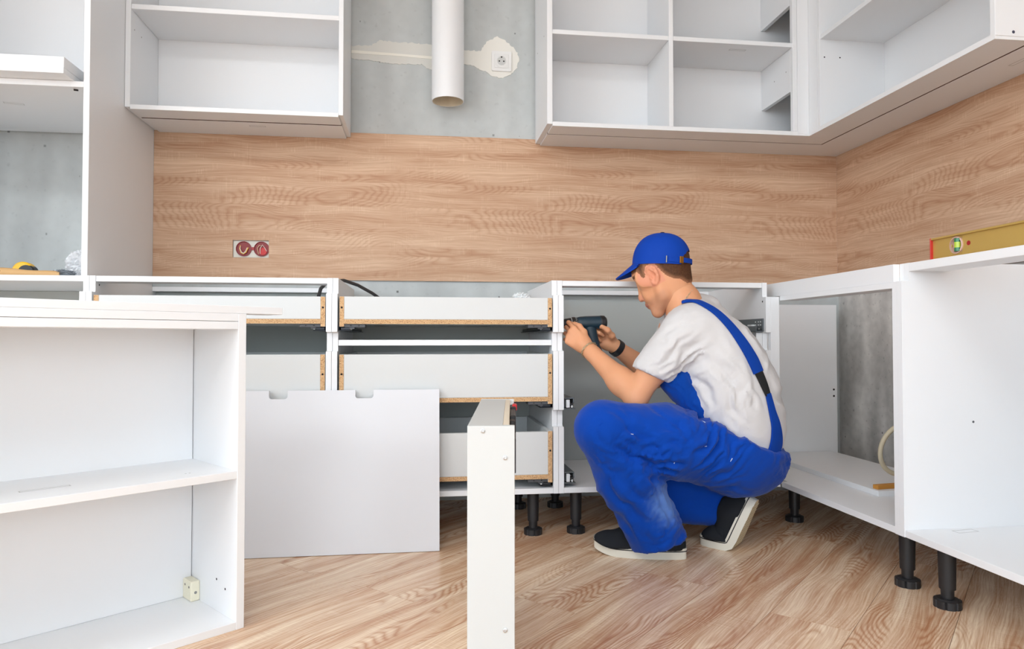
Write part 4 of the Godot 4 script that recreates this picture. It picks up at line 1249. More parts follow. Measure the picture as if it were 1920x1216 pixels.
# band of cloth lying on an implicit body: points [position, half width]
func band(S: SDF, pts: Array, lift: float, thick: float, sub := 8, cross := 5) -> MB:
	var P := []; var Wd := []
	for k in pts.size() - 1:
		for s in sub:
			var t := float(s) / sub
			var p0: Vector3 = pts[maxi(k - 1, 0)][0]; var p1: Vector3 = pts[k][0]; var p2: Vector3 = pts[k + 1][0]; var p3: Vector3 = pts[mini(k + 2, pts.size() - 1)][0]
			P.append(p1.cubic_interpolate(p2, p0, p3, t)); Wd.append(lerpf(pts[k][1], pts[k + 1][1], t))
	P.append(pts[-1][0]); Wd.append(pts[-1][1])
	for k in P.size(): P[k] = S.onto(P[k], lift)
	var rows := []
	for k in P.size():
		var a: Vector3 = P[maxi(k - 1, 0)]; var b: Vector3 = P[mini(k + 1, P.size() - 1)]
		var nn := S.grad(P[k])
		var side := (b - a).cross(nn).normalized()
		var row := []
		for j in cross:
			var u := (float(j) / (cross - 1) - 0.5) * 2.0
			var q: Vector3 = S.onto(P[k] + side * u * Wd[k], lift)
			row.append([q, S.grad(q)])
		rows.append(row)
	var B := MB.new()
	for k in rows.size() - 1:
		for j in cross - 1:
			var A: Array = rows[k][j]; var Bq: Array = rows[k][j + 1]; var C: Array = rows[k + 1][j + 1]; var D: Array = rows[k + 1][j]
			B.stri(A[0] + A[1] * thick, Bq[0] + Bq[1] * thick, C[0] + C[1] * thick, A[1], Bq[1], C[1])
			B.stri(A[0] + A[1] * thick, C[0] + C[1] * thick, D[0] + D[1] * thick, A[1], C[1], D[1])
		for j in [0, cross - 1]:
			var A: Array = rows[k][j]; var D: Array = rows[k + 1][j]
			var out: Vector3 = (rows[k][j][0] - rows[k][cross / 2][0])
			B.quad(A[0] + A[1] * thick, D[0] + D[1] * thick, D[0] - D[1] * 0.003, A[0] - A[1] * 0.003, out)
	for k in [0, rows.size() - 1]:
		var kk: int = 1 if k == 0 else k - 1
		for j in cross - 1:
			var A: Array = rows[k][j]; var D: Array = rows[k][j + 1]
			B.quad(A[0] + A[1] * thick, D[0] + D[1] * thick, D[0] - D[1] * 0.003, A[0] - A[1] * 0.003, rows[k][j][0] - rows[kk][j][0])
	return B

# head frame, millimetres: x = forward, y = up, z = left
const HO := Vector3(-1.0729, 0.8738, 0.69)
const HF := Vector3(-0.781418, -0.5, -0.373344)
const HU := Vector3(-0.451152, 0.866025, -0.215550)
const HL := Vector3(-0.431101, 0.0, 0.902304)
func hd(f: float, u: float, l: float) -> Vector3:
	return HO + (HF * f + HU * u + HL * l) * 0.001
func lin(r: float, g: float, b: float) -> Color: return rgb(r, g, b).srgb_to_linear()

# a hand: frame (d = to the fingers, b = back of the hand, s = to the thumb), wrist w; fingers = 4 x [bend, bend, bend, spread]; thumb = points (d, b, s)
func hand(S: SDF, w: Vector3, d: Vector3, b: Vector3, s: Vector3, fingers: Array, thumb: Array, scale := 1.0) -> Array:
	var nails := []
	var q := func(x: float, y: float, z: float) -> Vector3: return w + (d * x + b * y + s * z) * scale
	# palm
	S.cap(w - d * 0.012, q.call(0.02, 0, 0.0), 0.0255, 0.026, 0.012)
	var offs := [0.030, 0.010, -0.010, -0.028]
	var base := [0.086, 0.089, 0.084, 0.075]
	var lens := [[0.043, 0.026, 0.021], [0.047, 0.029, 0.022], [0.043, 0.027, 0.021], [0.034, 0.021, 0.019]]
	var rad := [0.0092, 0.0095, 0.0090, 0.0080]
	for k in 4:
		S.cap(q.call(0.012, 0.0, offs[k] * 0.55), q.call(base[k], 0.003, offs[k]), 0.0145 * scale, 0.0112 * scale, 0.012)
	S.cap(q.call(0.02, -0.008, 0.018), q.call(0.05, -0.010, 0.028), 0.017 * scale, 0.012 * scale, 0.012)
	S.cap(q.call(0.02, -0.008, -0.016), q.call(0.058, -0.008, -0.024), 0.014 * scale, 0.012 * scale, 0.012)
	for k in 4:
		var p: Vector3 = q.call(base[k], 0.003, offs[k])
		var ang := 0.0
		var sp: float = fingers[k][3]
		for j in 3:
			ang += fingers[k][j]
			var dir: Vector3 = (d * cos(ang) * cos(sp) + s * sin(sp) - b * sin(ang)).normalized()
			var e: Vector3 = p + dir * lens[k][j] * scale
			S.cap(p, e, (rad[k] - j * 0.0008) * scale, (rad[k] - 0.0004 - j * 0.0009) * scale, 0.004)
			if j == 2:
				var up: Vector3 = (b * cos(ang) + d * sin(ang)).normalized()
				nails.append([e + up * rad[k] * 0.55 * scale, dir, up])
			p = e
	var tr := [0.0155, 0.0122, 0.0105, 0.0088]
	for k in thumb.size() - 1:
		var a: Vector3 = q.call(thumb[k].x, thumb[k].y, thumb[k].z); var e: Vector3 = q.call(thumb[k + 1].x, thumb[k + 1].y, thumb[k + 1].z)
		S.cap(a, e, tr[k] * scale, tr[k + 1] * scale, 0.008)
	return nails

func person_and_drill() -> void:
	var blue := mat(rgb(6, 62, 158), 0.75, 0.0, 0.3)
	blue.rim_enabled = true; blue.rim = 0.25; blue.rim_tint = 0.6
	var man := thing("person", "man in white T-shirt, blue cap and blue overalls crouching at the open base cabinet", "person", V(-0.95, 0, 0.76))
	var M := man.position
	var SK := lin(226, 162, 122)

	# ---------------- skin: neck, arms, hands, head in one mesh
	var B := bag()
	var S := SDF.new(V(-1.36, 0.42, 0.36), V(-0.88, 0.90, 0.90), 0.006)
	var shL := V(-1.062, 0.690, 0.815); var elL := V(-1.192, 0.492, 0.800); var wrL := V(-1.3037, 0.6414, 0.605)
	var shR := V(-0.9699, 0.705, 0.53); var elR := V(-0.995, 0.530, 0.425); var wrR := V(-1.1777, 0.6495, 0.478)
	for a in [[shL, elL, wrL], [shR, elR, wrR]]:
		var sh: Vector3 = a[0]; var el: Vector3 = a[1]; var wr: Vector3 = a[2]
		S.cap(sh, sh.lerp(el, 0.55), 0.052, 0.047, 0.02)
		S.cap(sh.lerp(el, 0.5), el, 0.046, 0.037, 0.02)
		S.cap(el, el.lerp(wr, 0.3), 0.038, 0.0425, 0.02)
		S.cap(el.lerp(wr, 0.25), wr.lerp(el, 0.12), 0.042, 0.0262, 0.02)
		S.cap(wr.lerp(el, 0.14), wr, 0.0265, 0.0255, 0.01)
	S.ell(elL + V(-0.004, -0.018, 0.010), V(0.024, 0.022, 0.024), Basis.IDENTITY, 0.02)
	# neck and collar
	S.cap(hd(-18, -35, 0), hd(-22, -112, 0), 0.051, 0.053, 0.03)
	S.cap(hd(-22, -105, 0), V(-0.985, 0.735, 0.70), 0.053, 0.075, 0.03)
	var net := S.net()
	pour(B, net[0], net[1], flat_cols(net[0].size(), SK))
	# left hand round the front of the drill
	S = SDF.new(V(-1.46, 0.56, 0.44), V(-1.24, 0.78, 0.68), 0.0028)
	var d := (V(-1.352, 0.683, 0.580) - wrL).normalized()
	var bk := V(-0.30, -0.10, 0.93); bk = (bk - d * bk.dot(d)).normalized()
	hand(S, wrL, d, bk, d.cross(bk), [[0.55, 1.35, 0.8, 0.05], [0.85, 1.45, 0.9, 0.0], [0.95, 1.5, 0.9, -0.05], [1.0, 1.5, 0.9, -0.1]], [Vector3(0.018, -0.006, 0.016), Vector3(0.048, -0.014, 0.040), Vector3(0.078, -0.022, 0.046), Vector3(0.102, -0.030, 0.042)], 0.86)
	net = S.net()
	pour(B, net[0], net[1], flat_cols(net[0].size(), SK))
	# right hand round the grip
	S = SDF.new(V(-1.34, 0.55, 0.40), V(-1.12, 0.78, 0.64), 0.0028)
	d = (V(-1.245, 0.688, 0.470) - wrR).normalized()
	bk = V(0.05, 0.0, -1.0); bk = (bk - d * bk.dot(d)).normalized()
	hand(S, wrR, d, bk, -d.cross(bk), [[0.9, 1.1, 0.5, 0.02], [1.25, 1.55, 0.8, 0.0], [1.3, 1.6, 0.9, -0.05], [1.35, 1.6, 0.9, -0.1]], [Vector3(0.010, -0.012, 0.012), Vector3(0.026, -0.048, 0.026), Vector3(0.054, -0.070, 0.034), Vector3(0.084, -0.075, 0.036)], 0.88)
	net = S.net()
	pour(B, net[0], net[1], flat_cols(net[0].size(), SK))
	# head
	var hs := SDF.new(HO - V(0.17, 0.18, 0.16), HO + V(0.17, 0.17, 0.16), 0.0027)
	var fb := Basis(HF, HU, HL)
	hs.ell(hd(-24, 38, 0), V(0.094, 0.078, 0.073), fb, 0.02)
	hs.ell(hd(20, -8, 0), V(0.054, 0.088, 0.058), fb, 0.03)
	hs.ell(hd(-20, -20, 0), V(0.070, 0.062, 0.062), fb, 0.03)
	hs.cap(hd(-18, -35, 0), hd(-22, -112, 0), 0.0505, 0.0525, 0.03)
	hs.cap(hd(64, 46, -26), hd(64, 46, 26), 0.0095, 0.0095, 0.02)
	for s in [-1.0, 1.0]:
		hs.cap(hd(16, -62, 52 * s), hd(62, -92, 17 * s), 0.013, 0.014, 0.025)
		hs.cap(hd(12, -20, 60 * s), hd(18, -62, 51 * s), 0.012, 0.013, 0.02)
		hs.ell(hd(46, 2, 46 * s), V(0.020, 0.014, 0.015), fb, 0.02)
		hs.ell(hd(60, -30, 28 * s), V(0.018, 0.026, 0.016), fb, 0.02)
		hs.ell(hd(40, 22, 60 * s), V(0.03, 0.03, 0.008), fb, 0.02, false)
	hs.cap(hd(66, -97, -9), hd(66, -97, 9), 0.0145, 0.0145, 0.02)
	hs.ell(hd(58, -54, 0), V(0.025, 0.030, 0.027), fb, 0.02)
	hs.cap(hd(69, 14, 0), hd(86, -25, 0), 0.0075, 0.0095, 0.012)
	hs.cap(hd(86, -25, 0), hd(89.5, -31, 0), 0.0095, 0.0088, 0.005)
	for s in [-1.0, 1.0]:
		hs.ell(hd(77, 21, 32 * s), V(0.014, 0.011, 0.017), fb, 0.012, true)
		hs.ell(hd(60, 21, 31 * s), V(0.0125, 0.0125, 0.0125), fb, 0.004)
		hs.cap(hd(71.5, 28, 20 * s), hd(68, 24, 43 * s), 0.0042, 0.0036, 0.006)
		hs.cap(hd(70.5, 15, 21 * s), hd(67, 16, 42 * s), 0.003, 0.003, 0.006)
		hs.ell(hd(79, -35, 12.5 * s), V(0.0095, 0.0070, 0.0065), fb, 0.006)
		hs.ell(hd(84, -40, 7 * s), V(0.005, 0.003, 0.003), fb, 0.003, true)
	# lips
	hs.cap(hd(82.5, -55.5, 0), hd(73, -58.5, 22), 0.0052, 0.0028, 0.005); hs.cap(hd(82.5, -55.5, 0), hd(73, -58.5, -22), 0.0052, 0.0028, 0.005)
	hs.cap(hd(80, -66.5, 0), hd(73, -62.5, 20), 0.0056, 0.003, 0.005); hs.cap(hd(80, -66.5, 0), hd(73, -62.5, -20), 0.0056, 0.003, 0.005)
	hs.cap(hd(89, -61, 0), hd(79, -60.5, 22), 0.0018, 0.0014, 0.001)
	# ears
	for s in [-1.0, 1.0]:
		var rimp := [[24, 22, 70], [21, 32, 73], [12, 37, 77], [3, 35, 80], [-3, 26, 83], [-3, 12, 82], [1, -2, 79], [9, -14, 75], [17, -19, 72], [22, -14, 70], [24, -5, 69]]
		for k in rimp.size() - 1:
			var a: Array = rimp[k]; var e: Array = rimp[k + 1]
			hs.cap(hd(a[0], a[1], a[2] * s), hd(e[0], e[1], e[2] * s), 0.0045 if k < 6 else 0.006, 0.0045 if k < 6 else 0.006, 0.004)
		hs.ell(hd(9, 12, 72 * s), V(0.014, 0.027, 0.0065), fb, 0.005)
		hs.cap(hd(10, 31, 80 * s), hd(2, 12, 81 * s), 0.0035, 0.0038, 0.004)
		hs.cap(hd(2, 12, 81 * s), hd(10, -8, 77 * s), 0.0038, 0.0035, 0.004)
		hs.ell(hd(13, 8, 82 * s), V(0.0085, 0.0135, 0.0095), fb, 0.003, true)
		hs.ell(hd(23, 4, 74 * s), V(0.004, 0.006, 0.005), fb, 0.004)
	net = hs.net()
	var hv: PackedVector3Array = net[0]
	var hc := flat_cols(hv.size(), SK)
	var lip := lin(194, 126, 106); var stub := lin(186, 136, 108); var dark := lin(52, 34, 26); var rosy := lin(220, 146, 118)
	for i in hv.size():
		var p := (hv[i] - HO) * 1000.0
		var f := p.dot(HF); var u := p.dot(HU); var l := absf(p.dot(HL))
		var c := SK
		# stubble on jaw and upper lip
		var sb := smoothstep(-38.0, -58.0, u) * smoothstep(-115.0, -96.0, u) * smoothstep(-10.0, 20.0, f)
		c = c.lerp(stub, 0.55 * sb)
		if f > 68.0 and l < 23.0 and absf(u + 61.0) < 9.0 - l * 0.25: c = lip
		if f > 78.0 and u < -20.0 and u > -42.0: c = c.lerp(rosy, 0.6)
		if l > 66.0 and u > -26.0 and u < 48.0 and f > -14.0: c = c.lerp(lin(226, 148, 122), 0.55)
		if f > 66.0 and absf(l - 31.0) < 12.5 and absf(u - 19.0 + 0.10 * (l - 31.0)) < 1.3: c = dark
		if f > 55.0 and l > 12.0 and l < 50.0 and absf(u - 41.0 + 0.004 * (l - 30.0) * (l - 30.0)) < 4.2: c = c.lerp(dark, 0.75)
		hc[i] = c
	pour(B, hv, net[1], hc)
	for i in B.v.size(): B.v[i] -= M
	var skin := vc_mat(0.52, 0.4)
	skin.subsurf_scatter_enabled = true; skin.subsurf_scatter_strength = 0.08
	obj("body", bag_mesh(B), skin, man)

	# ---------------- hair: short sides under the cap, traced on the head
	var hair := bag()
	var poly := PackedVector2Array([Vector2(74, 66), Vector2(71, 50), Vector2(60, 52), Vector2(52, 46), Vector2(47, 22), Vector2(42, 15), Vector2(34, 20), Vector2(29, 36), Vector2(20, 46), Vector2(4, 48), Vector2(-10, 40), Vector2(-14, 18), Vector2(-18, 0), Vector2(-26, -18), Vector2(-40, -36), Vector2(-54, -44), Vector2(-66, -66), Vector2(-130, -70), Vector2(-140, 40), Vector2(-60, 150), Vector2(60, 130)])
	var keep := PackedInt32Array(); keep.resize(hv.size()); keep.fill(-1)
	var nv := PackedVector3Array(); var hn := vertex_normals(hv, net[1])
	var ncol := PackedColorArray()
	var hz := noise(404, 1.0, 2)
	for i in hv.size():
		var p := (hv[i] - HO) * 1000.0
		var f := p.dot(HF); var u := p.dot(HU); var l := p.dot(HL)
		var jit := 2.4 * hz.get_noise_2d(f * 0.5, u * 0.12 + l * 0.3)
		var at := Vector2(f + jit, u + jit)
		var inside := Geometry2D.is_point_in_polygon(at, poly)
		var dist := 1e9
		for k in poly.size():
			var e := Geometry2D.get_closest_point_to_segment(at, poly[k], poly[(k + 1) % poly.size()])
			dist = minf(dist, e.distance_to(at))
		if absf(l) > 73.0 and f > -10.0 and f < 28.0 and u < 47.0: inside = false
		var rn := (f + 23.0) * -0.53 + (u - 31.0) * 0.847
		if rn > 4.0 and (f + 23.0) * 0.847 + (u - 31.0) * 0.53 > -35.0: continue
		if not inside and dist > 3.0: continue
		var lift := (smoothstep(0.0, 9.0, dist) * 3.4 + 0.25) if inside else -1.0
		lift += 0.9 * hz.get_noise_3d(f * 0.9, u * 0.25, l * 0.9) if inside else 0.0
		keep[i] = nv.size()
		nv.append(hv[i] + hn[i] * lift * 0.001)
		var tone := 0.5 + 0.5 * hz.get_noise_3d(f * 1.2, u * 0.3, l * 1.2)
		var hcc := lin(64, 40, 27).lerp(lin(104, 70, 48), tone)
		ncol.append(hcc.lerp(SK, 0.35 * (1.0 - smoothstep(0.0, 14.0, dist))))
	var ni := PackedInt32Array()
	var nt: PackedInt32Array = net[1]
	for t in range(0, nt.size(), 3):
		var a := keep[nt[t]]; var b := keep[nt[t + 1]]; var c := keep[nt[t + 2]]
		if a >= 0 and b >= 0 and c >= 0: ni.append_array(PackedInt32Array([a, b, c]))
	for i in nv.size(): nv[i] -= M
	pour(hair, nv, ni, ncol)
	obj("hair", bag_mesh(hair), vc_mat(0.6, 0.3), man)
	cap_part(man, M)
	clothes(man, M, shL, elL, shR, elR, blue)
	shoes(man, M)
	drill()

func cap_part(man: Node3D, M: Vector3) -> void:
	var felt := mat(rgb(8, 64, 168), 0.7, 0.0, 0.3)
	felt.cull_mode = BaseMaterial3D.CULL_DISABLED
	var T := (HF * 0.847 + HU * 0.53).normalized()
	var Nn := (HU * 0.847 - HF * 0.53).normalized()
	var C := hd(-23, 31, 0) - M
	# dome: s from 0 (rim) to 1 (button)
	var pos := func(phi: float, s: float, off: float) -> Vector3:
		var hgt := 0.109 * sin(s * PI / 2)
		var k := pow(maxf(0.0, 1.0 - pow(hgt / 0.109, 2.35)), 1.0 / 2.35)
		var seam := 0.0
		for q in 6:
			var dphi := wrapf(phi - q * PI / 3.0, -PI, PI)
			seam += exp(-pow(dphi * maxf(k, 0.05) / 0.018, 2.0))
		var dent := 1.0 + 0.012 * sin(phi * 3.0 + 1.0) * s - 0.010 * seam
		return C + (T * cos(phi) * (0.0965 + off) + HL * sin(phi) * (0.0835 + off) * (1.0 + 0.03 * sin(phi) * sin(phi) * cos(phi))) * k * dent + Nn * (hgt + (off if s > 0.5 else 0.0))
	var b := MB.new()
	var NP := 120; var NS := 34
	for i in NP:
		for j in NS:
			var f0 := TAU * i / NP; var f1 := TAU * (i + 1) / NP
			var s0 := float(j) / NS; var s1 := float(j + 1) / NS
			var fm := wrapf((f0 + f1) * 0.5 - PI, -PI, PI)
			# the arch left open at the back above the strap
			var hm := 0.109 * sin((s0 + s1) * 0.5 * PI / 2)
			if absf(fm) < 0.78 and hm < 0.052 * sqrt(maxf(0.0, 1.0 - pow(fm / 0.78, 2.0))): continue
			for off in [0.0, -0.0018]:
				var P := [pos.call(f0, s0, off), pos.call(f1, s0, off), pos.call(f1, s1, off), pos.call(f0, s1, off)]
				var e := 0.004
				var N := []
				for a in [[f0, s0], [f1, s0], [f1, s1], [f0, s1]]:
					var du: Vector3 = pos.call(a[0] + e, a[1], off) - pos.call(a[0] - e, a[1], off)
					var dv: Vector3 = pos.call(a[0], minf(a[1] + e, 1.0), off) - pos.call(a[0], maxf(a[1] - e, 0.0), off)
					var nn := du.cross(dv).normalized()
					if nn.dot(P[0] - C - Nn * 0.02) < 0.0: nn = -nn
					if off < 0.0: nn = -nn
					if a[1] > 0.985: nn = Nn if off == 0.0 else -Nn
					N.append(nn)
				b.stri(P[0], P[1], P[2], N[0], N[1], N[2]); b.stri(P[0], P[2], P[3], N[0], N[2], N[3])
	var cap := obj("cap", b, felt, man)
	# brim
	b = MB.new()
	var NB := 40; var NR := 10
	var bp := func(a: float, r: float) -> Vector3:
		var phi := lerpf(-0.86, 0.86, a)
		var root: Vector3 = pos.call(phi, 0.02, -0.001)
		var reach := 0.074 * pow(maxf(0.0, cos(phi * 1.80)), 0.42)
		var down := (HF * 0.985 - HU * 0.16).normalized()
		return root + down * reach * r + HL * sin(phi) * 0.006 * r - HU * (0.002 * pow(absf(sin(phi)), 2.0) * r) 
	for i in NB:
		for j in NR:
			var P := [bp.call(float(i) / NB, float(j) / NR), bp.call(float(i + 1) / NB, float(j) / NR), bp.call(float(i + 1) / NB, float(j + 1) / NR), bp.call(float(i) / NB, float(j + 1) / NR)]
			b.tri(P[0], P[1], P[2], HU); b.tri(P[0], P[2], P[3], HU)
			var q := -HU * 0.0042
			b.tri(P[0] + q, P[1] + q, P[2] + q, -HU); b.tri(P[0] + q, P[2] + q, P[3] + q, -HU)
			if j == NR - 1: b.quad(P[3], P[2], P[2] + q, P[3] + q, HF)
	obj("brim", b, felt, cap)
	b = MB.new(); b.x = Transform3D(Basis(T, Nn, HL), C + Nn * 0.108); b.lathe([Vector2(0.0085, -0.001), Vector2(0.0085, 0.001), Vector2(0.006, 0.0035), Vector2(0.0, 0.0045)], 16)
	obj("button", b, felt, cap)
	# strap across the back, with its brass slider and loop
	b = MB.new()
	var st := []
	for k in 33: st.append(lerpf(PI - 1.25, PI + 1.25, k / 32.0))
	for k in 32:
		for off in [0.0022]:
			var p0: Vector3 = pos.call(st[k], 0.035, off); var p1: Vector3 = pos.call(st[k + 1], 0.035, off)
			var q0: Vector3 = p0 + Nn * 0.0155; var q1: Vector3 = p1 + Nn * 0.0155
			b.quad(p0, p1, q1, q0, p0 - C); b.quad(p0 - (p0 - C) * 0.02, p1 - (p1 - C) * 0.02, q1 - (p1 - C) * 0.02, q0 - (p0 - C) * 0.02, C - p0)
			b.quad(q0, q1, q1 - (p1 - C) * 0.02, q0 - (p0 - C) * 0.02, Nn); b.quad(p0, p1, p1 - (p1 - C) * 0.02, p0 - (p0 - C) * 0.02, -Nn)
	obj("strap", b, felt, cap)
	for e in [[PI - 0.80, 0.0075, mat(rgb(150, 104, 40), 0.35, 0.7), "buckle"], [PI - 1.33, 0.0016, mat(rgb(150, 150, 140), 0.3, 0.8), "loop"]]:
		var p: Vector3 = pos.call(e[0], 0.035, 0.003)
		var out := (p - C); out = (out - Nn * out.dot(Nn)).normalized()
		b = MB.new(); b.x = Transform3D(Basis(Nn.cross(out), Nn, out), p + Nn * 0.008)
		b.box(V(-e[1], -0.011, -0.002), V(e[1], 0.011, 0.0022), 0.0008)
		obj(e[3], b, e[2], cap)
	for q in [1.0, 2.0, -1.0]:
		var ph: float = q * PI / 3.0 - PI / 6.0
		var p: Vector3 = pos.call(ph, 0.60, 0.0006)
		var out := (p - C).normalized()
		b = MB.new(); b.x = Transform3D(Basis(Nn.cross(out).normalized(), out, Nn.cross(out).normalized().cross(out)), p)
		b.lathe([Vector2(0.0026, 0.0), Vector2(0.0022, 0.0008), Vector2(0.0, 0.0002)], 10)
		obj("eyelet", b, mat(rgb(12, 50, 140), 0.8), cap)

func clothes(man: Node3D, M: Vector3, shL: Vector3, elL: Vector3, shR: Vector3, elR: Vector3, blue: StandardMaterial3D) -> void:
	# T-shirt
	var S := SDF.new(V(-1.26, 0.24, 0.38), V(-0.60, 0.86, 0.96), 0.007)
	var rows := [[V(-0.825, 0.36, 0.755), V(-0.48, 0, 0.88), 0.045, 0.125], [V(-0.842, 0.44, 0.755), V(-0.45, 0, 0.89), 0.045, 0.138], [V(-0.870, 0.54, 0.742), V(-0.40, 0, 0.92), 0.052, 0.136], [V(-0.912, 0.635, 0.722), V(-0.33, 0, 0.94), 0.075, 0.116], [V(-0.963, 0.706, 0.700), V(-0.28, 0, 0.96), 0.105, 0.080]]
	for r in rows:
		var l: Vector3 = r[1]; l = l.normalized()
		S.cap(r[0] - l * r[2], r[0] + l * r[2], r[3], r[3], 0.06)
	S.cap(V(-0.955, 0.70, 0.70), V(-0.998, 0.782, 0.695), 0.085, 0.064, 0.05)
	S.cap(V(-0.915, 0.72, 0.69), V(-0.91, 0.768, 0.675), 0.06, 0.05, 0.04)
	for a in [[shL, elL], [shR, elR]]:
		var sh: Vector3 = a[0]; var el: Vector3 = a[1]
		S.cap(sh + V(0.02, 0.0, 0), sh.lerp(el, 0.62), 0.070, 0.064, 0.045)
		var n := (el - sh).normalized()
		S.cut(sh.lerp(el, 0.66), (n + V(0.10, -0.28, 0)).normalized(), 0.13)
	# neck opening
	S.cut(V(-1.005, 0.800, 0.70), V(-0.42, 0.90, 0.0).normalized(), 0.10)
	var net := S.net()
	var F := [
		[V(-0.80, 0.58, 0.82), 0.24, V(-0.30, 0.92, 0.05).normalized(), V(0.85, 0.28, 0.45).normalized(), 0.060, 0.0075, 0.12],
		[V(-0.93, 0.50, 0.88), 0.17, V(-0.62, 0.75, 0.1).normalized(), V(0.7, 0.62, 0.3).normalized(), 0.050, 0.0060, -0.1],
		[V(-1.08, 0.62, 0.86), 0.13, V(0.75, 0.60, 0.2).normalized(), V(-0.6, 0.76, 0.2).normalized(), 0.045, 0.0055, 0.1],
		[V(-0.80, 0.37, 0.82), 0.11, V(0.1, 0.9, 0.2).normalized(), V(0.9, -0.1, 0.4).normalized(), 0.032, 0.0060, 0.0],
		[V(-0.86, 0.72, 0.74), 0.12, V(0.75, -0.6, 0.2).normalized(), V(0.5, 0.75, 0.3).normalized(), 0.040, 0.0050, 0.15]]
	var v := folded(net[0], net[1], F, 0.0012, [V(-1.018, 0.786, 0.783), V(-0.991, 0.774, 0.846), V(-0.956, 0.744, 0.872), V(-0.918, 0.698, 0.891), V(-0.864, 0.603, 0.912), V(-0.836, 0.530, 0.923), V(-0.812, 0.450, 0.926), V(-0.795, 0.35, 0.91)])
	var B := bag()
	pour(B, v, net[1], flat_cols(v.size(), Color.WHITE))
	for i in B.v.size(): B.v[i] -= M
	var cloth := mat(rgb(214, 211, 210), 0.85, 0.0, 0.2)
	cloth.rim_enabled = true; cloth.rim = 0.2
	obj("t_shirt", bag_mesh(B), cloth, man)
	# trousers
	var P := SDF.new(V(-1.48, 0.0, 0.50), V(-0.62, 0.56, 1.06), 0.008)
	var hipL := V(-0.885, 0.315, 0.83); var kneeL := V(-1.322, 0.402, 0.885); var ankL := V(-1.150, 0.085, 0.842)
	var hipR := V(-0.80, 0.29, 0.68); var kneeR := V(-1.13, 0.135, 0.665); var ankR := V(-0.90, 0.118, 0.708)
	P.cap(hipL, hipL.lerp(kneeL, 0.5), 0.122, 0.105, 0.06)
	P.cap(hipL.lerp(kneeL, 0.5), kneeL, 0.105, 0.079, 0.05)
	P.cap(kneeL, kneeL.lerp(ankL, 0.45), 0.080, 0.088, 0.03)
	P.cap(kneeL.lerp(ankL, 0.45), ankL + V(0.008, -0.02, 0), 0.088, 0.086, 0.03)
	P.cap(hipR, kneeR, 0.110, 0.070, 0.06)
	P.cap(kneeR, ankR, 0.065, 0.064, 0.03)
	P.ell(V(-0.808, 0.290, 0.72), V(0.125, 0.115, 0.12), Basis.IDENTITY, 0.06)
	P.ell(V(-0.825, 0.285, 0.81), V(0.12, 0.105, 0.09), Basis.IDENTITY, 0.06)
	var wl := V(-0.46, 0, 0.89)
	P.cap(V(-0.838, 0.375, 0.755) - wl * 0.06, V(-0.838, 0.375, 0.755) + wl * 0.06, 0.136, 0.136, 0.05)
	P.cap(V(-0.858, 0.46, 0.755) - wl * 0.06, V(-0.858, 0.46, 0.755) + wl * 0.06, 0.148, 0.148, 0.05)
	var t1 := V(0.242, -0.094, -0.05).normalized()
	var wn := wl.normalized().cross(t1)
	if wn.y < 0.0: wn = -wn
	P.cut(V(-0.91, 0.388, 0.86), wn, 0.42)
	# cuffs
	P.cut(V(-1.150, 0.042, 0.85), V(0.30, -0.93, 0.05).normalized(), 0.15)
	P.cut(V(-0.868, 0.098, 0.715), V(0.72, -0.55, 0.25).normalized(), 0.10)
	net = P.net()
	F = [
		[V(-0.99, 0.37, 0.92), 0.16, V(-0.55, -0.70, 0.3).normalized(), V(0.78, -0.6, 0.1).normalized(), 0.040, 0.0085, 0.1],
		[V(-1.21, 0.36, 0.95), 0.17, V(0.85, -0.45, 0.1).normalized(), V(0.45, 0.85, 0.2).normalized(), 0.050, 0.0080, 0.15],
		[V(-1.22, 0.21, 0.92), 0.19, V(0.55, -0.78, 0.1).normalized(), V(0.8, 0.58, 0.1).normalized(), 0.050, 0.0062, 0.12],
		[V(-1.17, 0.32, 0.93), 0.11, V(0.95, 0.1, 0.1).normalized(), V(0.1, 0.95, 0.1).normalized(), 0.038, 0.0090, 0.2],
		[V(-0.79, 0.31, 0.84), 0.12, V(-0.2, 0.95, 0.1).normalized(), V(0.9, 0.25, 0.35).normalized(), 0.026, 0.0065, 0.1],
		[V(-1.12, 0.08, 0.90), 0.11, V(0.8, 0.4, 0.1).normalized(), V(-0.4, 0.85, 0.1).normalized(), 0.042, 0.0046, 0.1],
		[V(-1.30, 0.37, 0.95), 0.12, V(0.85, -0.45, 0.0).normalized(), V(0.45, 0.85, 0.1).normalized(), 0.034, 0.0034, 0.1],
		[V(-0.95, 0.20, 0.86), 0.14, V(0.9, -0.2, 0.1).normalized(), V(0.2, 0.95, 0.1).normalized(), 0.055, 0.0050, 0.1]]
	v = folded(net[0], net[1], F, 0.0010)
	B = bag()
	var cols := flat_cols(v.size(), lin(5, 68, 170))
	# worn, dusty patch on the shin
	var dust := lin(120, 158, 214)
	var dn := noise(808, 1.0, 3)
	for i in v.size():
		var q := v[i] - V(-1.135, 0.185, 0.925)
		var r := V(q.x * 0.75 + q.y * 0.35, q.y * 0.75 - q.x * 0.30, q.z * 0.6).length()
		var k := smoothstep(0.075, 0.012, r + 0.02 * dn.get_noise_3d(v[i].x * 60.0, v[i].y * 60.0, v[i].z * 60.0))
		cols[i] = cols[i].lerp(dust, 0.55 * k)
	pour(B, v, net[1], cols)
	for i in B.v.size(): B.v[i] -= M
	var denim := vc_mat(0.78, 0.25)
	denim.rim_enabled = true; denim.rim = 0.25; denim.rim_tint = 0.7
	var tr := obj("overalls", bag_mesh(B), denim, man)
	# bib, straps, elastic
	var trv := v.duplicate()
	var T := S
	var Q := SDF.new(V(-1.22, 0.36, 0.66), V(-0.90, 0.74, 0.94), 0.006)
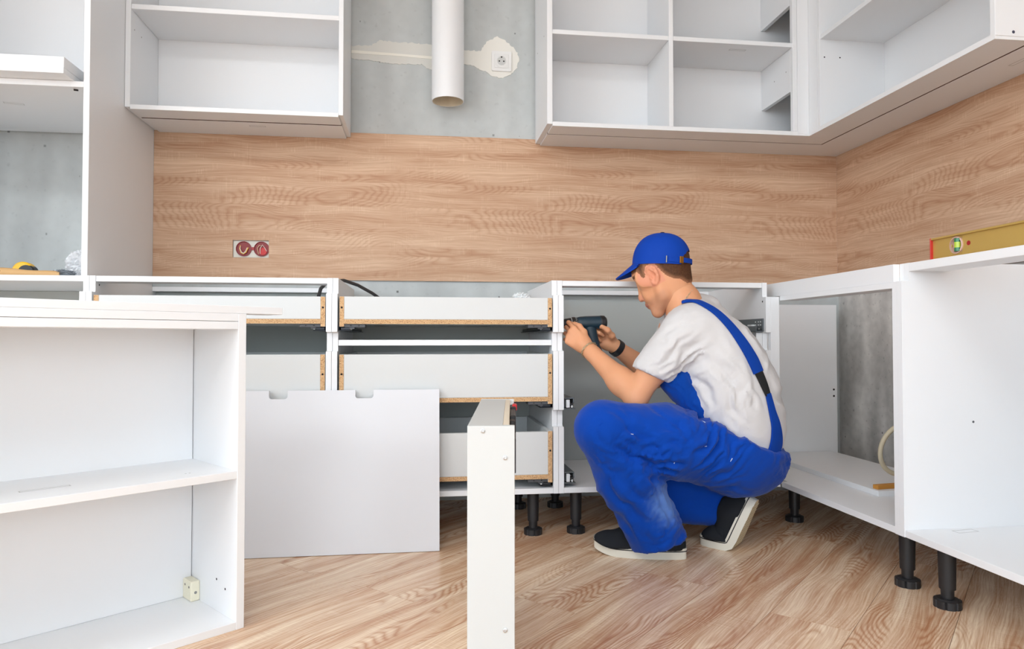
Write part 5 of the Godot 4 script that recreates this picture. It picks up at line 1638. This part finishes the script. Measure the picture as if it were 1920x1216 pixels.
	Q.cap(V(-0.962, 0.405, 0.822), V(-1.062, 0.548, 0.795), 0.044, 0.046, 0.02)
	Q.cap(V(-1.062, 0.548, 0.795), V(-1.070, 0.655, 0.745), 0.046, 0.050, 0.03)
	Q.cap(V(-0.975, 0.46, 0.74), V(-1.04, 0.60, 0.70), 0.050, 0.055, 0.04)
	net = Q.net()
	v = folded(net[0], net[1], [[V(-1.03, 0.49, 0.84), 0.13, V(-0.5, 0.85, 0.1).normalized(), V(0.85, 0.5, 0.1).normalized(), 0.034, 0.0035, 0.1]], 0.0006)
	B = bag()
	pour(B, v, net[1], flat_cols(v.size(), lin(9, 66, 156)))
	for i in B.v.size(): B.v[i] -= M
	obj("bib", bag_mesh(B), denim, tr)
	var s1 := band(T, [[V(-1.030, 0.784, 0.778), 0.007], [V(-1.012, 0.784, 0.795), 0.009], [V(-0.991, 0.774, 0.846), 0.011], [V(-0.956, 0.744, 0.872), 0.013], [V(-0.918, 0.698, 0.891), 0.0155], [V(-0.891, 0.654, 0.904), 0.018], [V(-0.864, 0.603, 0.912), 0.0205], [V(-0.850, 0.567, 0.919), 0.0190]], 0.0045, 0.004)
	shift(s1, M); obj("strap", s1, blue, tr)
	var s2 := band(T, [[V(-0.850, 0.568, 0.919), 0.0150], [V(-0.836, 0.530, 0.923), 0.0125], [V(-0.823, 0.495, 0.925), 0.0080]], 0.005, 0.0035)
	shift(s2, M); obj("elastic", s2, mat(rgb(20, 20, 22), 0.8), tr)
	var s3 := band(T, [[V(-0.825, 0.504, 0.924), 0.009], [V(-0.812, 0.450, 0.926), 0.012], [V(-0.800, 0.405, 0.922), 0.018], [V(-0.795, 0.350, 0.910), 0.028], [V(-0.80, 0.310, 0.90), 0.032]], 0.005, 0.004)
	shift(s3, M); obj("strap", s3, blue, tr)
	var s4 := band(T, [[V(-0.83, 0.775, 0.66), 0.012], [V(-0.80, 0.72, 0.68), 0.014], [V(-0.79, 0.665, 0.72), 0.014], [V(-0.80, 0.61, 0.80), 0.012]], 0.005, 0.004)
	shift(s4, M); obj("strap", s4, blue, tr)
	# white bar tacks on pockets and seams
	var tk := mat(rgb(206, 220, 240), 0.8)
	for e in [[V(-1.262, 0.388, 0.964), V(0.95, -0.1, 0)], [V(-1.130, 0.312, 0.962), V(0.1, 0.95, 0)], [V(-1.022, 0.353, 0.959), V(0.95, 0.12, 0)], [V(-0.957, 0.318, 0.954), V(0.5, 0.8, 0)], [V(-1.026, 0.425, 0.93), V(0.95, 0.0, 0)]]:
		var best := 0; var bd := 1e9
		for i in trv.size():
			var dd := trv[i].distance_squared_to(e[0])
			if dd < bd: bd = dd; best = i
		var nn := P.grad(trv[best]); var ee: Vector3 = e[1]; ee = (ee - nn * nn.dot(ee)).normalized()
		var m := MB.new(); m.x = Transform3D(Basis(ee, nn, ee.cross(nn)), trv[best] - M)
		m.box(V(-0.0055, -0.002, -0.0009), V(0.0055, 0.0012, 0.0009), 0.0)
		obj("bar_tack", m, tk, tr)
	# necklace, bracelet, wristband
	var gold := mat(rgb(206, 192, 160), 0.3, 0.85)
	var wr := V(-1.3037, 0.6414, 0.605); var el := V(-1.192, 0.492, 0.800)
	chain_ring(wr.lerp(el, 0.06), (wr - el).normalized(), 0.0295, 26, 0.0034, gold, "bracelet", man, M)
	var wr2 := V(-1.1777, 0.6495, 0.478); var el2 := V(-0.995, 0.530, 0.425)
	var ax := (wr2 - el2).normalized()
	var b := MB.new()
	var c := wr2.lerp(el2, 0.10) - M
	var bas := Basis(ax.cross(Vector3.UP).normalized(), ax, ax.cross(Vector3.UP).normalized().cross(ax))
	b.x = Transform3D(bas, c)
	b.lathe([Vector2(0.0275, -0.0115), Vector2(0.0305, -0.0115), Vector2(0.0315, -0.009), Vector2(0.0315, 0.009), Vector2(0.0305, 0.0115), Vector2(0.0275, 0.0115)], 32)
	obj("wristband", b, BLACK, man)
	chain_ring(hd(-21, -116, 0), (HU * 0.9 + HF * 0.44).normalized(), 0.0625, 60, 0.0022, gold, "necklace", man, M)

func shift(m: MB, M: Vector3) -> void:
	for i in m.v.size(): m.v[i] -= M
func chain_ring(c: Vector3, ax: Vector3, r: float, links: int, rad: float, m: Material, called: String, man: Node3D, M: Vector3) -> void:
	var b := MB.new()
	var s := ax.cross(Vector3.UP).normalized(); var u := s.cross(ax)
	for k in links:
		var a := TAU * k / links
		var e := s * cos(a) + u * sin(a)
		var t := -s * sin(a) + u * cos(a)
		var p := c - M + e * r
		var side := ax if k % 2 == 0 else e
		var L := TAU * r / links * 0.62
		var pts := []
		for j in 7:
			var q := TAU * j / 6
			pts.append(p + t * cos(q) * L + side * sin(q) * rad * 0.8)
		b.tube(pts, rad * 0.36, 5, false)
	obj(called, b, m, man)

func shoes(man: Node3D, M: Vector3) -> void:
	var canvas := mat(rgb(40, 42, 46), 0.9, 0.0, 0.2)
	var rubber := mat(rgb(226, 222, 208), 0.6)
	var tread := mat(rgb(206, 190, 158), 0.8)
	for side in 2:
		# local frame: x = toe, y = up, z = to the left of the foot
		var bend := 0.0
		var X: Transform3D
		if side == 0:
			var f := V(-0.93, 0, -0.36).normalized()
			X = Transform3D(Basis(f, Vector3.UP, f.cross(Vector3.UP)), V(-1.184, 0.0, 0.802))
		else:
			var f := V(-0.74, 0, -0.67).normalized()
			X = Transform3D(Basis(f, Vector3.UP, f.cross(Vector3.UP)), V(-0.835, 0.0, 0.800))
			bend = 1.17
		var o := MeshInstance3D.new(); o.name = "shoe"; man.add_child(o, true)
		var L := 0.142
		# outline of the sole
		var out := PackedVector2Array()
		var w := func(x: float) -> float: return 0.0
		var N := 44
		for k in N:
			var a := TAU * k / N
			var x := cos(a); var z := sin(a)
			var px := L * signf(x) * pow(absf(x), 0.85)
			var hw := lerpf(0.038, 0.050, smoothstep(-0.9, 0.45, x)) * (1.0 - 0.16 * smoothstep(0.35, 1.0, x))
			var pz := hw * signf(z) * pow(absf(z), 0.62) - 0.006 * smoothstep(0.1, 1.0, x) * (1.0 if side == 0 else -1.0) * -1.0
			out.append(Vector2(px, pz))
		var warp := func(p0: Vector3) -> Vector3:
			var p := p0
			p.y += 0.016 * pow(maxf(0.0, (p.x - 0.07) / 0.07), 2.0) if side == 0 else 0.0
			if bend > 0.0:
				var xb := 0.052; var rr := 0.035
				var t: float = clampf((xb - p.x) / (rr * bend), 0.0, 1.0)
				if p.x < xb:
					var ang: float = bend * t
					# roll the heel part up round a centre above the ball
					var rest: float = maxf(0.0, xb - p.x - rr * bend)
					var cx := xb - rr * sin(ang); var cy := rr * (1.0 - cos(ang))
					var tx := -cos(ang); var ty := sin(ang)
					var nx := sin(ang); var ny := cos(ang)
					p = Vector3(cx + tx * rest + nx * p.y, cy + ty * rest + ny * p.y, p.z)
			return X * p - M
		# sole: three bands (foxing, stripe, rim) and the tread under it
		for bandi in [[0.0, 0.0225, 0.0, rubber, "sole"], [0.0225, 0.0255, 0.0008, BLACK, "stripe"], [0.0255, 0.0320, 0.0004, rubber, "sole_rim"]]:
			var b := MB.new()
			for k in N:
				var p := out[k]; var q := out[(k + 1) % N]
				var gx: float = 1.0 + bandi[2] / 0.05
				for lay in 3:
					var y0: float = lerpf(bandi[0], bandi[1], lay / 3.0); var y1: float = lerpf(bandi[0], bandi[1], (lay + 1) / 3.0)
					var A: Vector3 = warp.call(V(p.x * gx, y0, p.y * gx)); var Bq: Vector3 = warp.call(V(q.x * gx, y0, q.y * gx)); var Cq: Vector3 = warp.call(V(q.x * gx, y1, q.y * gx)); var D: Vector3 = warp.call(V(p.x * gx, y1, p.y * gx))
					b.quad(A, Bq, Cq, D, (A + Bq) * 0.5 - warp.call(V((p.x + q.x) * 0.45, (y0 + y1) * 0.5, 0)))
				# top lid as strips towards the axis
				for s in 3:
					var i0 := 1.0 - s / 3.0; var i1 := 1.0 - (s + 1) / 3.0
					b.quad(warp.call(V(p.x, bandi[1], p.y * i0)), warp.call(V(q.x, bandi[1], q.y * i0)), warp.call(V(q.x, bandi[1], q.y * i1)), warp.call(V(p.x, bandi[1], p.y * i1)), X.basis.y if bend == 0.0 or p.x > 0.05 else X.basis * V(sin(bend), cos(bend), 0))
			obj(bandi[4], b, bandi[3], o)
		var b2 := MB.new()
		for k in N:
			var p := out[k]; var q := out[(k + 1) % N]
			for s in 4:
				var i0 := 0.99 * (1.0 - s / 4.0); var i1 := 0.99 * (1.0 - (s + 1) / 4.0)
				b2.quad(warp.call(V(p.x, 0.0002, p.y * i0)), warp.call(V(q.x, 0.0002, q.y * i0)), warp.call(V(q.x, 0.0002, q.y * i1)), warp.call(V(p.x, 0.0002, p.y * i1)), -X.basis.y if bend == 0.0 or p.x > 0.05 else X.basis * V(-sin(bend), -cos(bend), 0))
		# raised waffle bars of the tread
		if side == 1:
			for i in 22:
				var x0 := -0.125 + i * 0.0105
				for j in 7:
					var z0 := -0.036 + j * 0.0105
					var lim := 0.034 if x0 < -0.05 else 0.042
					if absf(z0 + 0.004) > lim: continue
					var c8 := []
					for e in [[0, 0], [0.007, 0], [0.007, 0.007], [0, 0.007]]: c8.append(warp.call(V(x0 + e[0], -0.0012, z0 + e[1])))
					var hint: Vector3 = -X.basis.y if x0 > 0.05 else X.basis * V(-sin(bend), -cos(bend), 0)
					b2.quad(c8[0], c8[1], c8[2], c8[3], hint)
					for e in 4:
						var n8: Vector3 = (c8[e] + c8[(e + 1) % 4]) * 0.5 - (c8[0] + c8[2]) * 0.5
						b2.quad(c8[e], c8[(e + 1) % 4], c8[(e + 1) % 4] - hint * 0.0012, c8[e] - hint * 0.0012, n8)
		obj("tread", b2, tread, o)
		# canvas upper
		var S := SDF.new(V(-0.16, 0.0, -0.07), V(0.16, 0.13, 0.07), 0.004)
		S.cap(V(0.085, 0.028, -0.003), V(0.03, 0.040, -0.002), 0.040, 0.044, 0.02)
		S.ell(V(0.080, 0.028, -0.003), V(0.061, 0.030, 0.049), Basis.IDENTITY, 0.02)
		S.cap(V(0.03, 0.040, 0), V(-0.06, 0.058, 0), 0.044, 0.039, 0.02)
		S.ell(V(-0.088, 0.040, 0), V(0.053, 0.058, 0.040), Basis.IDENTITY, 0.02)
		S.cap(V(-0.06, 0.07, 0), V(-0.065, 0.14, 0), 0.032, 0.034, 0.02)
		S.cut(V(-0.04, 0.093, 0), V(0.12, 0.99, 0), 0.12)
		S.cut(V(0.0, 0.026, 0), V(0, -1, 0), 0.25)
		var net := S.net()
		var v: PackedVector3Array = net[0]
		for i in v.size(): v[i] = warp.call(v[i])
		var B := bag()
		pour(B, v, net[1], flat_cols(v.size(), Color.WHITE))
		o.mesh = bag_mesh(B); o.material_override = canvas
		# ankle in a dark sock, filling the cuff
		var sk := MB.new()
		var a0: Vector3 = warp.call(V(-0.055, 0.07, 0)); var a1: Vector3 = warp.call(V(-0.035, 0.13, 0))
		if side == 1: a1 = V(-0.925, 0.135, 0.705) - M
		sk.tube([a0, a1], [0.030, 0.034], 16)
		obj("sock", sk, mat(rgb(30, 30, 34), 0.9), o)

func drill() -> void:
	var C := V(-1.287, 0.7265, 0.520)
	var o := thing("cordless_drill", "dark blue and black cordless drill held in both hands against the cabinet side", "drill", C)
	# x runs back (to the right); tip to the left
	var ax := V(0.9965, 0.0365, 0.0).normalized()
	var tb := mat(rgb(26, 52, 66), 0.42); var bk := mat(rgb(30, 31, 33), 0.5)
	var bas := Basis(Vector3.FORWARD.cross(ax).normalized(), ax, Vector3.FORWARD)
	if bas.determinant() < 0.0: bas = Basis(-bas.x, bas.y, bas.z)
	var b := MB.new(); b.x = Transform3D(bas, Vector3.ZERO)
	b.lathe([Vector2(0.0, -0.030), Vector2(0.0205, -0.030), Vector2(0.0228, -0.020), Vector2(0.0238, 0.0), Vector2(0.0238, 0.050), Vector2(0.0225, 0.060), Vector2(0.0, 0.062)], 32)
	obj("motor_housing", b, tb, o)
	b = MB.new(); b.x = Transform3D(bas, Vector3.ZERO)
	b.lathe([Vector2(0.0235, 0.052), Vector2(0.0245, 0.056), Vector2(0.0235, 0.068), Vector2(0.017, 0.075), Vector2(0.0, 0.076)], 28)
	obj("end_cap", b, bk, o)
	b = MB.new(); b.x = Transform3D(bas, Vector3.ZERO)
	b.lathe([Vector2(0.0205, -0.050), Vector2(0.0222, -0.048), Vector2(0.0222, -0.032), Vector2(0.0205, -0.030)], 18, true)
	obj("torque_ring", b, bk, o)
	b = MB.new(); b.x = Transform3D(bas, Vector3.ZERO)
	for k in 18:
		var a := TAU * k / 18
		b.box(V(cos(a) * 0.0222 - 0.0007, -0.038, sin(a) * 0.0222 - 0.0007), V(cos(a) * 0.0222 + 0.0007, -0.033, sin(a) * 0.0222 + 0.0007), 0.0)
	b.lathe([Vector2(0.0205, -0.0525), Vector2(0.0212, -0.052), Vector2(0.0212, -0.0505), Vector2(0.0205, -0.050)], 28)
	obj("scale_mark", b, mat(rgb(214, 216, 214), 0.4), o)
	b = MB.new(); b.x = Transform3D(bas, Vector3.ZERO)
	b.lathe([Vector2(0.0, -0.088), Vector2(0.009, -0.088), Vector2(0.014, -0.084), Vector2(0.0175, -0.070), Vector2(0.0195, -0.053), Vector2(0.0, -0.0525)], 28)
	obj("chuck", b, bk, o)
	b = MB.new(); b.x = Transform3D(bas, Vector3.ZERO)
	b.lathe([Vector2(0.0, -0.094), Vector2(0.003, -0.0935), Vector2(0.003, -0.087)], 10)
	obj("bit", b, STEEL, o)
	# grip, with a slim battery foot
	var S := SDF.new(V(-0.05, -0.155, -0.04), V(0.10, 0.01, 0.04), 0.004)
	S.cap(V(0.018, -0.012, 0), V(0.038, -0.095, 0), 0.0185, 0.0175, 0.01)
	S.cap(V(0.004, -0.012, 0), V(0.028, -0.085, 0), 0.0165, 0.0150, 0.01)
	S.cap(V(0.030, -0.108, 0), V(0.042, -0.108, 0), 0.021, 0.021, 0.01)
	var net := S.net()
	var B := bag()
	pour(B, net[0], net[1], flat_cols(net[0].size(), Color.WHITE))
	obj("grip", bag_mesh(B), tb, o)
	b = MB.new(); b.box(V(-0.022, -0.045, -0.007), V(-0.010, -0.022, 0.007), 0.003)
	obj("trigger", b, bk, o)
